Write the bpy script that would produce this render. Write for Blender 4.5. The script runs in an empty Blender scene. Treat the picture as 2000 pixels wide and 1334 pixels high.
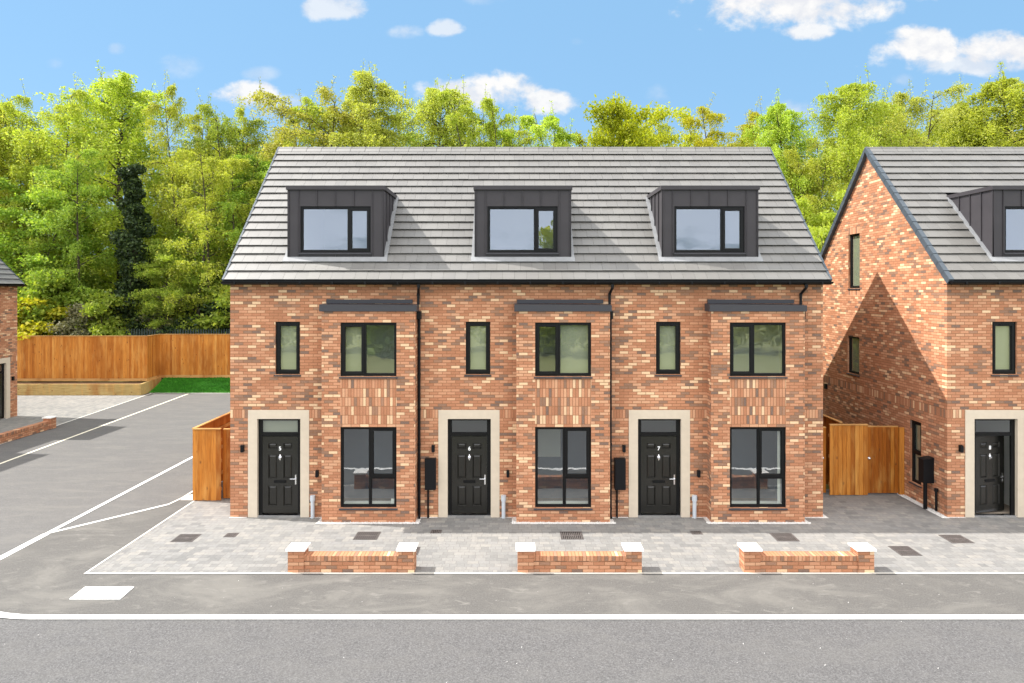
SUN_E, SKY_S, EXPO, CLOUD, BACKCLOUD, SKY_SAT, SKY_VAL = 2.4, .055, 1.75, 5.4, 20.0, 1.1, 1.0
import bpy, math, random
import numpy as np
from mathutils import Vector, Matrix
R = math.radians
S = bpy.context.scene
COL = S.collection
rnd = random.Random(7)

# ---------------------------------------------------------------- helpers
def tag(o, label=None, cat=None, group=None, kind=None):
    if label: o['label'] = label
    if cat: o['category'] = cat
    if group: o['group'] = group
    if kind: o['kind'] = kind
    return o

def empty(name, loc=(0, 0, 0), rz=0.0, label=None, cat=None, group=None):
    o = bpy.data.objects.new(name, None)
    COL.objects.link(o)
    o.location = loc
    o.rotation_euler = (0, 0, rz)
    o.empty_display_size = .2
    return tag(o, label, cat, group)

class MB:
    """collects faces and links them as ONE mesh object"""
    def __init__(s):
        s.v = []; s.f = []; s.uv = []; s.m = []
    def poly(s, pts, mat=0, uv=None):
        n = len(s.v)
        pts = [tuple(p) for p in pts]
        s.v += pts
        s.f.append(tuple(range(n, n + len(pts))))
        s.m.append(mat)
        if uv is None:
            a, b, c = Vector(pts[0]), Vector(pts[1]), Vector(pts[2])
            nn = (b - a).cross(c - a)
            if len(pts) > 3: nn += (c - a).cross(Vector(pts[3]) - a)
            ax = max(range(3), key=lambda i: abs(nn[i]))
            uv = [((p[1], p[2]), (p[0], p[2]), (p[0], p[1]))[ax] for p in pts]
        s.uv += uv
    def hexa(s, p, mat=0):
        # p: 4 bottom (ccw from above) + 4 top
        for q in ((3, 2, 1, 0), (4, 5, 6, 7), (0, 1, 5, 4), (1, 2, 6, 5), (2, 3, 7, 6), (3, 0, 4, 7)):
            s.poly([p[i] for i in q], mat)
    def box(s, x0, x1, y0, y1, z0, z1, mat=0):
        s.hexa([(x0, y0, z0), (x1, y0, z0), (x1, y1, z0), (x0, y1, z0), (x0, y0, z1), (x1, y0, z1), (x1, y1, z1), (x0, y1, z1)], mat)
    def ring(s, a, b, ya, yb, mat=0):
        # sloping picture-frame ring between rect a (x0,x1,z0,z1) at y=ya and rect b at y=yb (facing -y)
        A = [(a[0], ya, a[2]), (a[1], ya, a[2]), (a[1], ya, a[3]), (a[0], ya, a[3])]
        B = [(b[0], yb, b[2]), (b[1], yb, b[2]), (b[1], yb, b[3]), (b[0], yb, b[3])]
        for i in range(4):
            j = (i + 1) % 4
            s.poly([A[i], A[j], B[j], B[i]], mat)
    def tube(s, pts, r, n=10, mat=0, caps=True):
        pts = [Vector(p) for p in pts]
        if not isinstance(r, (list, tuple)): r = [r] * len(pts)
        rings = []
        for i, p in enumerate(pts):
            d = (pts[min(i + 1, len(pts) - 1)] - pts[max(i - 1, 0)]).normalized()
            u = d.cross(Vector((0.31, 0.2, 0.93)))
            if u.length < .1: u = d.cross(Vector((1, 0, 0)))
            u.normalize(); w = d.cross(u)
            rings.append([p + (u * math.cos(2 * math.pi * k / n) + w * math.sin(2 * math.pi * k / n)) * r[i] for k in range(n)])
        for a, b in zip(rings, rings[1:]):
            for k in range(n):
                s.poly([a[k], a[(k + 1) % n], b[(k + 1) % n], b[k]], mat)
        if caps:
            s.poly(rings[0][::-1], mat); s.poly(rings[-1], mat)
    def build(s, name, mats, parent=None, smooth=False, bevel=0):
        me = bpy.data.meshes.new(name)
        me.from_pydata(s.v, [], s.f)
        if not isinstance(mats, (list, tuple)): mats = [mats]
        for m in mats: me.materials.append(m)
        me.polygons.foreach_set('material_index', s.m)
        uvl = me.uv_layers.new(name='UVMap')
        uvl.data.foreach_set('uv', [c for p in s.uv for c in p])
        if smooth: me.polygons.foreach_set('use_smooth', [True] * len(s.f))
        me.update()
        o = bpy.data.objects.new(name, me)
        COL.objects.link(o)
        if parent: o.parent = parent
        if bevel:
            b = o.modifiers.new('bevel', 'BEVEL'); b.width = bevel; b.segments = 2; b.limit_method = 'ANGLE'
        return o

def panel(mb, u0, u1, z0, z1, holes, P, mat=0, regions=(), uo=0.0):
    """flat wall u0..u1 x z0..z1 with rectangular holes; regions = (u0,u1,z0,z1,mat) of soldier bricks (uv turned)"""
    us = sorted({u0, u1} | {h[i] for h in list(holes) + list(regions) for i in (0, 1) if u0 < h[i] < u1})
    zs = sorted({z0, z1} | {h[i] for h in list(holes) + list(regions) for i in (2, 3) if z0 < h[i] < z1})
    for a, b in zip(us, us[1:]):
        for c, d in zip(zs, zs[1:]):
            um, zm = (a + b) / 2, (c + d) / 2
            if any(h[0] < um < h[1] and h[2] < zm < h[3] for h in holes): continue
            m = mat; rg = None
            for r in regions:
                if r[0] < um < r[1] and r[2] < zm < r[3]: rg = r
            q = [(a, c), (b, c), (b, d), (a, d)]
            if rg: mb.poly([P(*p) for p in q], rg[4], [(p[1] - rg[2] + .225 * round(rg[2] / .225 * 3), p[0] + uo) for p in q])
            else: mb.poly([P(*p) for p in q], m, [(p[0] + uo, p[1]) for p in q])

# ---------------------------------------------------------------- node helpers
class NT:
    def __init__(s, name):
        s.mat = bpy.data.materials.new(name); s.mat.use_nodes = True
        s.t = s.mat.node_tree; s.n = s.t.nodes; s.l = s.t.links
        s.b = s.n['Principled BSDF']; s.out = s.n['Material Output']
    def node(s, typ, **kw):
        n = s.n.new(typ)
        ins = kw.pop('ins', {})
        for k, v in kw.items(): setattr(n, k, v)
        for k, v in ins.items(): s.set(n.inputs[k], v)
        return n
    def set(s, sock, v):
        if isinstance(v, bpy.types.NodeSocket): s.l.new(v, sock)
        else:
            if isinstance(v, (tuple, list)) and len(v) == 3 and sock.type == 'RGBA': v = (*v, 1)
            sock.default_value = v
    def noise(s, vec, scale, detail=3, rough=.55, dist=0):
        return s.node('ShaderNodeTexNoise', ins={'Vector': vec, 'Scale': scale, 'Detail': detail, 'Roughness': rough, 'Distortion': dist}).outputs['Fac']
    def math(s, op, a, b=0.0, clamp=False):
        n = s.node('ShaderNodeMath', operation=op, use_clamp=clamp); s.set(n.inputs[0], a); s.set(n.inputs[1], b); return n.outputs[0]
    def ramp(s, fac, stops, interp='LINEAR'):
        n = s.node('ShaderNodeValToRGB'); n.color_ramp.interpolation = interp
        e = n.color_ramp.elements
        while len(e) < len(stops): e.new(.5)
        for i, (p, c) in enumerate(stops):
            e[i].position = p; e[i].color = (*c, 1) if len(c) == 3 else c
        s.set(n.inputs[0], fac); return n.outputs[0]
    def mix(s, fac, a, b, blend='MIX'):
        n = s.node('ShaderNodeMix', data_type='RGBA', blend_type=blend)
        s.set(n.inputs[0], fac); s.set(n.inputs[6], a); s.set(n.inputs[7], b); return n.outputs[2]
    def maprange(s, v, a, b, c=0.0, d=1.0, smooth=False):
        n = s.node('ShaderNodeMapRange', interpolation_type='SMOOTHSTEP' if smooth else 'LINEAR')
        for i, x in enumerate((v, a, b, c, d)): s.set(n.inputs[i], x)
        return n.outputs[0]
    def scale(s, vec, sc, loc=(0, 0, 0)):
        n = s.node('ShaderNodeMapping', ins={'Vector': vec}); n.inputs['Scale'].default_value = sc; n.inputs['Location'].default_value = loc
        return n.outputs[0]
    def bump(s, h, strength=.3, dist=.01):
        n = s.node('ShaderNodeBump', ins={'Height': h, 'Strength': strength, 'Distance': dist})
        s.l.new(n.outputs[0], s.b.inputs['Normal']); return n
    def uv(s): return s.node('ShaderNodeTexCoord').outputs['UV']
    def obj(s): return s.node('ShaderNodeTexCoord').outputs['Object']
    def island(s): return s.node('ShaderNodeNewGeometry').outputs['Random Per Island']
    def pos(s): return s.node('ShaderNodeNewGeometry').outputs['Position']
    def fin(s, col=None, rough=.6, spec=None, metal=None):
        if col is not None: s.set(s.b.inputs['Base Color'], col)
        s.set(s.b.inputs['Roughness'], rough)
        if spec is not None: s.b.inputs['Specular IOR Level'].default_value = spec
        if metal is not None: s.b.inputs['Metallic'].default_value = metal
        return s.mat

# ---------------------------------------------------------------- materials
BR = [(0.0, (.45, .20, .115)), (.15, (.52, .25, .15)), (.30, (.42, .18, .10)), (.43, (.57, .31, .195)), (.54, (.40, .17, .095)),
      (.655, (.72, .50, .33)), (.745, (.25, .145, .105)), (.85, (.53, .265, .16)), (.915, (.17, .115, .10)), (.96, (.32, .175, .12))]

def brick_mat(name, w, offset):
    t = NT(name); uv = t.uv()
    wob = t.node('ShaderNodeVectorMath', operation='MULTIPLY_ADD')
    ns = t.node('ShaderNodeTexNoise', ins={'Vector': uv, 'Scale': 22.0, 'Detail': 2.0})
    t.l.new(ns.outputs['Color'], wob.inputs[0]); wob.inputs[1].default_value = (.005, .004, 0); t.l.new(uv, wob.inputs[2])
    sx = t.node('ShaderNodeSeparateXYZ', ins={0: wob.outputs[0]})
    vr = t.math('DIVIDE', sx.outputs[1], .075); row = t.math('FLOOR', vr)
    uu = t.math('ADD', t.math('DIVIDE', sx.outputs[0], w), t.math('MULTIPLY', t.math('FLOORED_MODULO', row, 2.0), offset)); cl = t.math('FLOOR', uu)
    edge = lambda q, d: t.math('MULTIPLY', t.math('SUBTRACT', .5, t.math('ABSOLUTE', t.math('SUBTRACT', t.math('FRACT', q), .5))), d)
    dm = t.math('MINIMUM', edge(uu, w), edge(vr, .075))
    mf = t.maprange(dm, .0042, .0075, 1, 0)
    cell = t.node('ShaderNodeCombineXYZ', ins={0: cl, 1: row, 2: 0.0}).outputs[0]
    wn = t.node('ShaderNodeTexWhiteNoise', noise_dimensions='2D', ins={'Vector': cell})
    low = t.noise(t.scale(cell, (w * 1.0, .12, 1)), 1.3, 3)
    r = t.math('ADD', wn.outputs['Value'], t.math('MULTIPLY', t.math('SUBTRACT', low, .5), .25), True)
    col = t.ramp(r, BR, 'CONSTANT')
    col = t.node('ShaderNodeHueSaturation', ins={'Color': col, 'Saturation': .97, 'Value': 1.0}).outputs[0]
    col = t.mix(1.0, col, (1.0, .99, .92), 'MULTIPLY')
    n1 = t.noise(t.scale(uv, (1, 2.2, 1)), 30, 4, .7)
    col = t.mix(t.maprange(n1, .52, .78, 0, .6), col, (.17, .085, .055))
    n2 = t.noise(uv, 70, 2)
    col = t.mix(t.maprange(n2, .5, .8, 0, .45), col, (.66, .43, .27))
    big = t.noise(uv, .55, 3)
    col = t.mix(1.0, col, t.ramp(big, [(.3, (.88, .86, .85)), (.7, (1.08, 1.06, 1.04))]), 'MULTIPLY')
    mort = t.mix(t.noise(uv, 9, 3), (.17, .075, .036), (.30, .15, .075))
    col = t.mix(mf, col, mort)
    h = t.math('ADD', t.math('MULTIPLY', t.math('SUBTRACT', 1.0, mf), 1.0), t.math('MULTIPLY', n1, .35))
    t.bump(h, .55, .008)
    return t.fin(col, .88, .2)

def plain(name, col, rough=.5, spec=.5, metal=0, nz=0, nscale=8, bump=0):
    t = NT(name); c = col
    if nz:
        n = t.noise(t.obj(), nscale, 4)
        c = t.mix(1.0, col, t.ramp(n, [(.3, (1 - nz,) * 3), (.7, (1 + nz,) * 3)]), 'MULTIPLY')
        if bump: t.bump(n, bump, .01)
    return t.fin(c, rough, spec, metal)

M = {}
M['brick'] = brick_mat('brick stretcher', .225, .5)
M['soldier'] = brick_mat('brick soldier', .225, 0.0)
WALL = [M['brick'], M['soldier']]
M['stone'] = plain('cast stone', (.55, .47, .37), .8, .25, nz=.05, nscale=5, bump=.1)
M['black'] = plain('black frame', (.007, .007, .0075), .42, .16, nz=.2, nscale=20)
M['gutter'] = plain('black gutter', (.006, .006, .007), .4, .18)
M['boxblack'] = plain('black box', (.007, .0075, .009), .5, .15)
M['fascia'] = plain('anthracite fascia', (.045, .045, .052), .5, .25)
M['chrome'] = plain('satin chrome', (.82, .82, .84), .22, .5, 1)
M['number'] = plain('number', (.88, .88, .88), .35, .5)
M['greyplastic'] = plain('grey pipe', (.50, .54, .58), .45, .4)
M['lead'] = plain('lead flashing', (.215, .22, .23), .55, .4, nz=.12, nscale=4)
def mk_line():
    t = NT('worn white line'); p = t.pos()
    n = t.noise(p, 30, 5, .75); n2 = t.noise(p, 1.6, 4, .6)
    c = t.mix(t.maprange(n, .60, .74, 0, .55), (.80, .80, .78), (.25, .245, .235))
    c = t.mix(t.maprange(n2, .5, .75, 0, .28), c, (.45, .44, .41))
    return t.fin(c, .7, .25)
M['line'] = mk_line()
M['white'] = plain('white paint', (.78, .77, .74), .6, .3)
M['capstone'] = plain('white cap stone', (.80, .78, .74), .75, .25, nz=.05, nscale=12)
M['kerb'] = plain('edging concrete', (.62, .60, .55), .8, .2, nz=.08, nscale=5)
M['room'] = plain('room plaster', (.78, .79, .76), .8, .1)
M['dimroom'] = plain('dim room', (.17, .225, .30), .8, .1)  # dimness and navy look of unlit rooms put into the wall colour
M['floor'] = plain('room floor', (.30, .25, .2), .6, .2)
M['verge'] = plain('verge cap', (.06, .075, .092), .55, .3, nz=.12, nscale=3)
M['underlay'] = plain('roof underlay', (.012, .012, .013), .9, .1)
M['iron'] = plain('cast iron', (.085, .075, .072), .55, .5, nz=.3, nscale=25)
M['slot_shade'] = plain('drain shade', (.006, .006, .006), .9, .1)  # black sheet standing for the shade below the drain bars
M['pale_panel'] = plain('pale window backing', (.33, .335, .27), .7, .2)  # frosted film, also a stand-in for bright reflections in the glass

def mk_grain_door():
    t = NT('black grained door')
    n = t.noise(t.scale(t.obj(), (60, 60, 6)), 2, 5, .7)
    t.bump(n, .25, .004)
    return t.fin(t.mix(n, (.006, .006, .005), (.013, .012, .010)), .26, .55)
M['door'] = mk_grain_door()

def mk_clad():
    t = NT('zinc cladding')
    n = t.noise(t.obj(), 2.2, 3)
    return t.fin(t.mix(n, (.034, .031, .035), (.050, .045, .050)), .5, .25)
M['clad'] = mk_clad()

def mk_tile():
    t = NT('concrete tile'); i = t.island(); o = t.obj()
    c = t.ramp(i, [(0, (.108, .1035, .097)), (.3, (.115, .110, .103)), (.6, (.121, .116, .109)), (.9, (.129, .124, .116))])
    n = t.noise(o, 2.6, 5, .65)
    c = t.mix(1.0, c, t.ramp(n, [(.3, (.95, .95, .955)), (.7, (1.04, 1.04, 1.035))]), 'MULTIPLY')
    n2 = t.noise(o, 90, 3); t.bump(n2, .2, .003)
    return t.fin(c, t.maprange(n, .3, .7, .50, .56), 1.0)
M['tile'] = mk_tile()
M['tileedge'] = plain('tile nib edge', (.035, .035, .036), .8, .2)

def mk_glass():
    t = NT('window glass')
    n = t.noise(t.obj(), 1.7, 2, .5)
    bp = t.node('ShaderNodeBump', ins={'Height': n, 'Strength': .045, 'Distance': .05})
    gl = t.node('ShaderNodeBsdfGlossy', ins={'Color': (.96, .98, 1.0), 'Roughness': .012, 'Normal': bp.outputs[0]})
    tr = t.node('ShaderNodeBsdfTransparent', ins={'Color': (.84, .88, .84)})
    lw = t.node('ShaderNodeLayerWeight', ins={'Blend': .5})
    f = t.math('ADD', t.math('MULTIPLY', t.math('POWER', lw.outputs['Facing'], 4.0), .75), .185, True)
    mx = t.node('ShaderNodeMixShader', ins={0: f, 1: tr.outputs[0], 2: gl.outputs[0]})
    t.l.new(mx.outputs[0], t.out.inputs['Surface'])
    return t.mat
M['glass'] = mk_glass()

def mk_wood(name, cols, zax=2):
    t = NT(name); o = t.obj(); i = t.island()
    off = t.node('ShaderNodeCombineXYZ', ins={0: t.math('MULTIPLY', i, 37.0), 1: t.math('MULTIPLY', i, 11.0), 2: t.math('MULTIPLY', i, 53.0)}).outputs[0]
    v = t.node('ShaderNodeVectorMath', operation='ADD', ins={0: o, 1: off}).outputs[0]
    sc = [14, 14, 14]; sc[zax] = .8
    g = t.noise(t.scale(v, tuple(sc)), 2.0, 4, .6, .6)
    c = t.ramp(i, cols)
    c = t.mix(1.0, c, t.ramp(g, [(.3, (.68, .60, .5)), (.55, (1, 1, 1)), (.75, (1.15, 1.15, 1.1))]), 'MULTIPLY')
    kn = [1.0, 1.0, 1.0]; kn[zax] = .6
    vo = t.node('ShaderNodeTexVoronoi', ins={'Vector': t.scale(v, tuple(7 * k for k in kn)), 'Scale': .62, 'Randomness': 1.0})
    k = t.maprange(vo.outputs['Distance'], .05, .17, 1, 0, True)
    c = t.mix(t.math('MULTIPLY', k, .9), c, (.14, .045, .01))
    st = t.noise(t.scale(o, (.6, .6, .25)), 1.3, 3)
    c = t.mix(t.maprange(st, .52, .70, 0, .7), c, (.28, .085, .010))
    st2 = t.noise(t.scale(o, (2.2, 2.2, .5)), 2.1, 4)
    c = t.mix(t.maprange(st2, .5, .75, 0, .5), c, (.62, .33, .09))
    t.bump(g, .25, .006)
    return t.fin(c, .68, .25)
M['fence'] = mk_wood('orange fence boards', [(0, (.32, .100, .012)), (.25, (.47, .172, .024)), (.5, (.55, .225, .04)), (.75, (.38, .120, .013)), (1, (.60, .275, .06))])
M['gate'] = mk_wood('orange gate boards', [(0, (.24, .065, .005)), (.5, (.34, .10, .008)), (1, (.41, .14, .014))])
M['rail'] = mk_wood('fence rail', [(0, (.50, .27, .09)), (1, (.56, .33, .13))], 0)
M['sleeper'] = mk_wood('pale sleepers', [(0, (.40, .29, .11)), (.5, (.46, .34, .14)), (1, (.42, .31, .13))], 0)

def mk_asphalt(name, base, dirt, amt, speck, seed, streak=(1, 1)):
    t = NT(name); p = t.pos()
    v = t.scale(p, (1, 1, 1), (seed * 13.1, seed * 7.7, 0))
    sp = t.noise(v, 48, 3, .85)
    sp2 = t.noise(v, 28, 3, .7)
    c = t.mix(1.0, base, t.ramp(sp, [(.25, (1 - speck,) * 3), (.5, (1, 1, 1)), (.75, (1 + speck * 1.3,) * 3)]), 'MULTIPLY')
    c = t.mix(1.0, c, t.ramp(sp2, [(.3, (1 - speck * .5,) * 3), (.7, (1 + speck * .5,) * 3)]), 'MULTIPLY')
    d1 = t.noise(t.scale(v, (streak[0], streak[1], 1)), .8, 6, .68, .6)
    d2 = t.noise(t.scale(v, (streak[0] * 2.4, streak[1] * 3.2, 1)), 1.3, 5, .65, 1.2)
    c = t.mix(t.maprange(d1, .42, .68, 0, amt, True), c, dirt)
    c = t.mix(t.maprange(d2, .54, .76, 0, amt * .9, True), c, tuple(min(1, x * 1.25) for x in dirt))
    d3 = t.noise(t.scale(v, (streak[0], streak[1], 1)), 1.9, 4, .6, 2.0)
    c = t.mix(t.maprange(d3, .56, .8, 0, .45, True), c, tuple(x * .72 for x in base))
    vo = t.node('ShaderNodeTexVoronoi', ins={'Vector': v, 'Scale': 2.2})
    t.bump(sp, .35, .006)
    return t.fin(c, .85, .3)
M['road'] = mk_asphalt('road asphalt', (.096, .094, .0945), (.120, .1165, .112), .4, .6, 1, (1, 1.5))
M['lane'] = mk_asphalt('lane asphalt', (.106, .103, .101), (.140, .134, .125), .6, .35, 4, (.8, 2.2))
M['path'] = mk_asphalt('footpath asphalt', (.096, .092, .087), (.150, .143, .131), .8, .35, 2, (.7, 1.2))

def mk_paver(name, cols, w, h, turn=False):
    t = NT(name); p = t.pos()
    if turn:
        sx = t.node('ShaderNodeSeparateXYZ', ins={0: p})
        p = t.node('ShaderNodeCombineXYZ', ins={0: sx.outputs[1], 1: sx.outputs[0]}).outputs[0]
    b = t.node('ShaderNodeTexBrick', offset=.37, offset_frequency=2, squash=.66, squash_frequency=3,
               ins={'Vector': p, 'Color1': (0, 0, 0), 'Color2': (1, 1, 1), 'Mortar': (0, 0, 0), 'Scale': 1.0, 'Mortar Size': .004, 'Mortar Smooth': .3, 'Bias': 0.0, 'Brick Width': w, 'Row Height': h})
    lo = t.noise(p, .9, 4, .6)
    r = t.math('ADD', b.outputs['Color'], t.math('MULTIPLY', t.math('SUBTRACT', lo, .5), .5), True)
    c = t.ramp(r, cols)
    n = t.noise(p, 16, 5, .7)
    c = t.mix(1.0, c, t.ramp(n, [(.3, (.84, .84, .84)), (.7, (1.12, 1.12, 1.12))]), 'MULTIPLY')
    st = t.noise(p, .45, 5, .6, .6)
    c = t.mix(t.maprange(st, .45, .72, 0, .3), c, (.29, .28, .26))
    c = t.mix(t.math('MULTIPLY', b.outputs['Fac'], .75), c, (.11, .105, .10))
    t.bump(t.math('ADD', t.math('SUBTRACT', 1.0, b.outputs['Fac']), t.math('MULTIPLY', n, .3)), .4, .006)
    return t.fin(c, .82, .25)
PV = [(0, (.155, .154, .151)), (.25, (.190, .188, .183)), (.45, (.215, .211, .202)), (.6, (.20, .198, .195)), (.8, (.245, .235, .218)), (1, (.172, .171, .168))]
M['paver'] = mk_paver('grey block paving', PV, .24, .16)
M['paver_edge'] = mk_paver('grey block paving edge', PV, .2, .1, True)
M['paver_b'] = mk_paver('grey block paving far', [(0, (.17, .17, .165)), (.5, (.21, .205, .195)), (1, (.25, .24, .22))], .24, .16, True)

def mk_gravel():
    t = NT('white gravel'); p = t.pos()
    vo = t.node('ShaderNodeTexVoronoi', ins={'Vector': p, 'Scale': 45.0})
    c = t.ramp(vo.outputs['Color'], [(0, (.45, .44, .42)), (.5, (.68, .67, .65)), (1, (.8, .8, .78))])
    t.bump(vo.outputs['Distance'], .8, .02)
    return t.fin(c, .85, .2)
M['gravel'] = mk_gravel()
def mk_soil():
    t = NT('woodland soil'); p = t.pos()
    n = t.noise(p, 3, 6, .7)
    t.bump(n, .8, .05)
    return t.fin(t.ramp(n, [(.3, (.03, .028, .012)), (.55, (.06, .06, .02)), (.75, (.07, .09, .02))]), .95, .1)
M['soil'] = mk_soil()
M['mulch'] = plain('brown mulch', (.10, .055, .032), .95, .1, nz=.6, nscale=18, bump=.8)
def mk_grass():
    t = NT('lawn grass'); p = t.pos(); i = t.island()
    n = t.noise(p, 1.6, 4, .6)
    c = t.mix(n, (.022, .13, .008), (.045, .20, .014))
    c = t.mix(1.0, c, t.ramp(i, [(0, (.7, .7, .7)), (1, (1.3, 1.3, 1.2))]), 'MULTIPLY')
    return t.fin(c, .7, .2)
M['grass'] = mk_grass()
def mk_field():
    t = NT('meadow'); p = t.pos(); n = t.noise(p, .3, 6, .65)
    return t.fin(t.mix(n, (.16, .17, .06), (.24, .25, .09)), .9, .1)
M['field'] = mk_field()

def mk_leaf(name, cols, trans=.35, sheen=.35):
    t = NT(name); i = t.island()
    oi = t.node('ShaderNodeObjectInfo').outputs['Random']
    c = t.ramp(i, cols)
    hsv = t.node('ShaderNodeHueSaturation', ins={'Color': c, 'Hue': t.maprange(oi, 0, 1, .482, .512), 'Saturation': 1.0, 'Value': t.maprange(oi, 0, 1, .85, 1.15)})
    c = hsv.outputs[0]
    t.fin(c, .55, .3)
    tl = t.node('ShaderNodeBsdfTranslucent', ins={'Color': t.mix(1.0, c, (1.25, 1.2, .6), 'MULTIPLY')})
    mx = t.node('ShaderNodeMixShader', ins={0: trans, 1: t.b.outputs[0], 2: tl.outputs[0]})
    t.l.new(mx.outputs[0], t.out.inputs['Surface'])
    return t.mat
M['leaf_birch'] = mk_leaf('birch leaf', [(0, (0.28, 0.365, 0.035)), (0.4, (0.36, 0.45, 0.05)), (0.8, (0.44, 0.52, 0.08)), (1, (0.54, 0.57, 0.16))], 0.52)
M['leaf_olive'] = mk_leaf('olive leaf', [(0, (0.29, 0.34, 0.045)), (0.5, (0.39, 0.43, 0.07)), (1, (0.5, 0.51, 0.14))], 0.5)
M['leaf_yellow'] = mk_leaf('yellow green leaf', [(0, (0.32, 0.36, 0.02)), (0.5, (0.44, 0.45, 0.025)), (1, (0.52, 0.48, 0.05))], 0.46)
M['leaf_oak'] = mk_leaf('oak leaf', [(0, (0.25, 0.33, 0.012)), (0.5, (0.34, 0.42, 0.014)), (1, (0.44, 0.48, 0.03))], 0.46)
M['leaf_green'] = mk_leaf('mid green leaf', [(0, (0.16, 0.26, 0.03)), (0.5, (0.25, 0.36, 0.045)), (1, (0.37, 0.45, 0.08))], 0.5)
M['leaf_dark'] = mk_leaf('ivy leaf', [(0, (0.012, 0.026, 0.008)), (0.7, (0.026, 0.052, 0.013)), (1, (0.09, 0.14, 0.03))], 0.15)
M['leaf_grey'] = mk_leaf('grey green leaf', [(0, (.13, .14, .07)), (.6, (.2, .2, .11)), (1, (.27, .25, .16))], .3)
def mk_bark():
    t = NT('bark'); o = t.obj(); n = t.noise(t.scale(o, (6, 6, 1.5)), 2, 5, .7)
    t.bump(n, .6, .03)
    return t.fin(t.ramp(n, [(.3, (.035, .028, .02)), (.6, (.085, .07, .05)), (.75, (.16, .145, .115))]), .9, .1)
M['bark'] = mk_bark()
M['palisade'] = plain('green palisade steel', (.05, .075, .065), .5, .4)
# ---------------------------------------------------------------- houses
EY, EZ, RY, RZ, DEP = -.24, 6.08, 3.86, 10.25, 7.8      # eave edge, ridge, depth of the house
SM = (RZ - EZ) / (RY - EY)
SL = math.hypot(RY - EY, RZ - EZ)
CA, SA = (RY - EY) / SL, (RZ - EZ) / SL
NC = 18
def slope(s, n, back=False):
    y = EY + s * CA - n * SA; z = EZ + s * SA + n * CA
    return (2 * RY - y if back else y), z
def roofz(y): return EZ + (min(y, 2 * RY - y) - EY) * SM

def reveal(mb, h, P, d=.075):
    a, b, c, e = h
    for q in (((a, c), (b, c)), ((b, c), (b, e)), ((b, e), (a, e)), ((a, e), (a, c))):
        p0, p1 = q
        A, B = P(*p0), P(*p1)
        A2, B2 = P(*p0, d), P(*p1, d)
        mb.poly([A, B, B2, A2], 0, [(p0[0] + p0[1], 0.0), (p1[0] + p1[1], 0.0), (p1[0] + p1[1], d), (p0[0] + p0[1], d)])

def make_window(parent, w, h, loc, rz=0, kind='small', sill=True):
    """frame is the part; casement, pane, sill and vent are its pieces; faces local -y"""
    f = .058
    mb = MB(); cas = []; fixed = []
    def frame(x0, x1, z0, z1, t, y=0.0, dpt=.07, m=mb):
        m.box(x0, x0 + t, y, dpt, z0, z1); m.box(x1 - t, x1, y, dpt, z0, z1)
        m.box(x0 + t, x1 - t, y, dpt, z0, z0 + t); m.box(x0 + t, x1 - t, y, dpt, z1 - t, z1)
        m.ring((x0 + t, x1 - t, z0 + t, z1 - t), (x0 + t + .014, x1 - t - .014, z0 + t + .016, z1 - t - .014), y + .001, .032)
    x0, x1, z0, z1 = 0, w, 0, h
    mb.box(x0, x0 + f, 0, .07, z0, z1); mb.box(x1 - f, x1, 0, .07, z0, z1)
    mb.box(x0 + f, x1 - f, 0, .07, z0, z0 + f); mb.box(x0 + f, x1 - f, 0, .07, z1 - f, z1)
    def cell(a, b, c, d, casement):
        (cas if casement else fixed).append((a, b, c, d))
    if kind == 'small': cell(f, w - f, f, h - f, True)
    elif kind == 'fixed': cell(f, w - f, f, h - f, False)
    elif kind == 'tall':
        zt = h * .48; mb.box(f, w - f, 0, .07, zt - .03, zt + .03)
        cell(f, w - f, f, zt - .03, False); cell(f, w - f, zt + .03, h - f, True)
    elif kind == 'upper':
        xm = w * .425; mb.box(xm - .03, xm + .03, 0, .07, f, h - f)
        cell(f, xm - .03, f, h - f, True); cell(xm + .03, w - f, f, h - f, False)
    elif kind == 'dormer':
        xm = w * .685; mb.box(xm - .03, xm + .03, 0, .07, f, h - f)
        cell(f, xm - .03, f, h - f, False); cell(xm + .03, w - f, f, h - f, True)
    elif kind == 'lower':
        xm = w * .525; zt = h * .37; mb.box(xm - .03, xm + .03, 0, .07, f, h - f); mb.box(xm + .03, w - f, 0, .07, zt - .03, zt + .03)
        cell(f, xm - .03, f, h - f, False); cell(xm + .03, w - f, f, zt - .03, False); cell(xm + .03, w - f, zt + .03, h - f, True)
    for a, b, c, d in fixed:
        mb.ring((a, b, c, d), (a + .014, b - .014, c + .018, d - .014), .001, .034)
    o = mb.build('window', M['black'], parent, bevel=.004)
    o.location = loc; o.rotation_euler = (0, 0, rz)
    for a, b, c, d in cas:
        cm = MB(); frame(a - .012, b + .012, c - .012, d + .012, .056, -.016, .0, cm)
        cm.build('casement', M['black'], o, bevel=.004)
        if kind in ('small', 'upper', 'lower'):
            vm = MB(); xm = (a + b) / 2; ww = min(.24, (b - a) * .5) / 2; vm.box(xm - ww, xm + ww, -.034, -.0165, d - .032, d - .012); vm.build('vent', M['boxblack'], o)
    for a, b, c, d in cas + fixed:
        i = .05 if (a, b, c, d) in cas else .004
        pm = MB(); pm.poly([(a + i, .036, c + i), (b - i, .036, c + i), (b - i, .036, d - i), (a + i, .036, d - i)])
        pm.build('pane', M['glass'], o)
    if sill:
        sm = MB()
        sm.hexa([(-.03, -.085, -.05), (w + .03, -.085, -.05), (w + .03, .0, -.05), (-.03, .0, -.05),
                 (-.03, -.085, -.028), (w + .03, -.085, -.028), (w + .03, .0, -.004), (-.03, .0, -.004)])
        sm.build('sill', M['fascia'], o)
    return o

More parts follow.
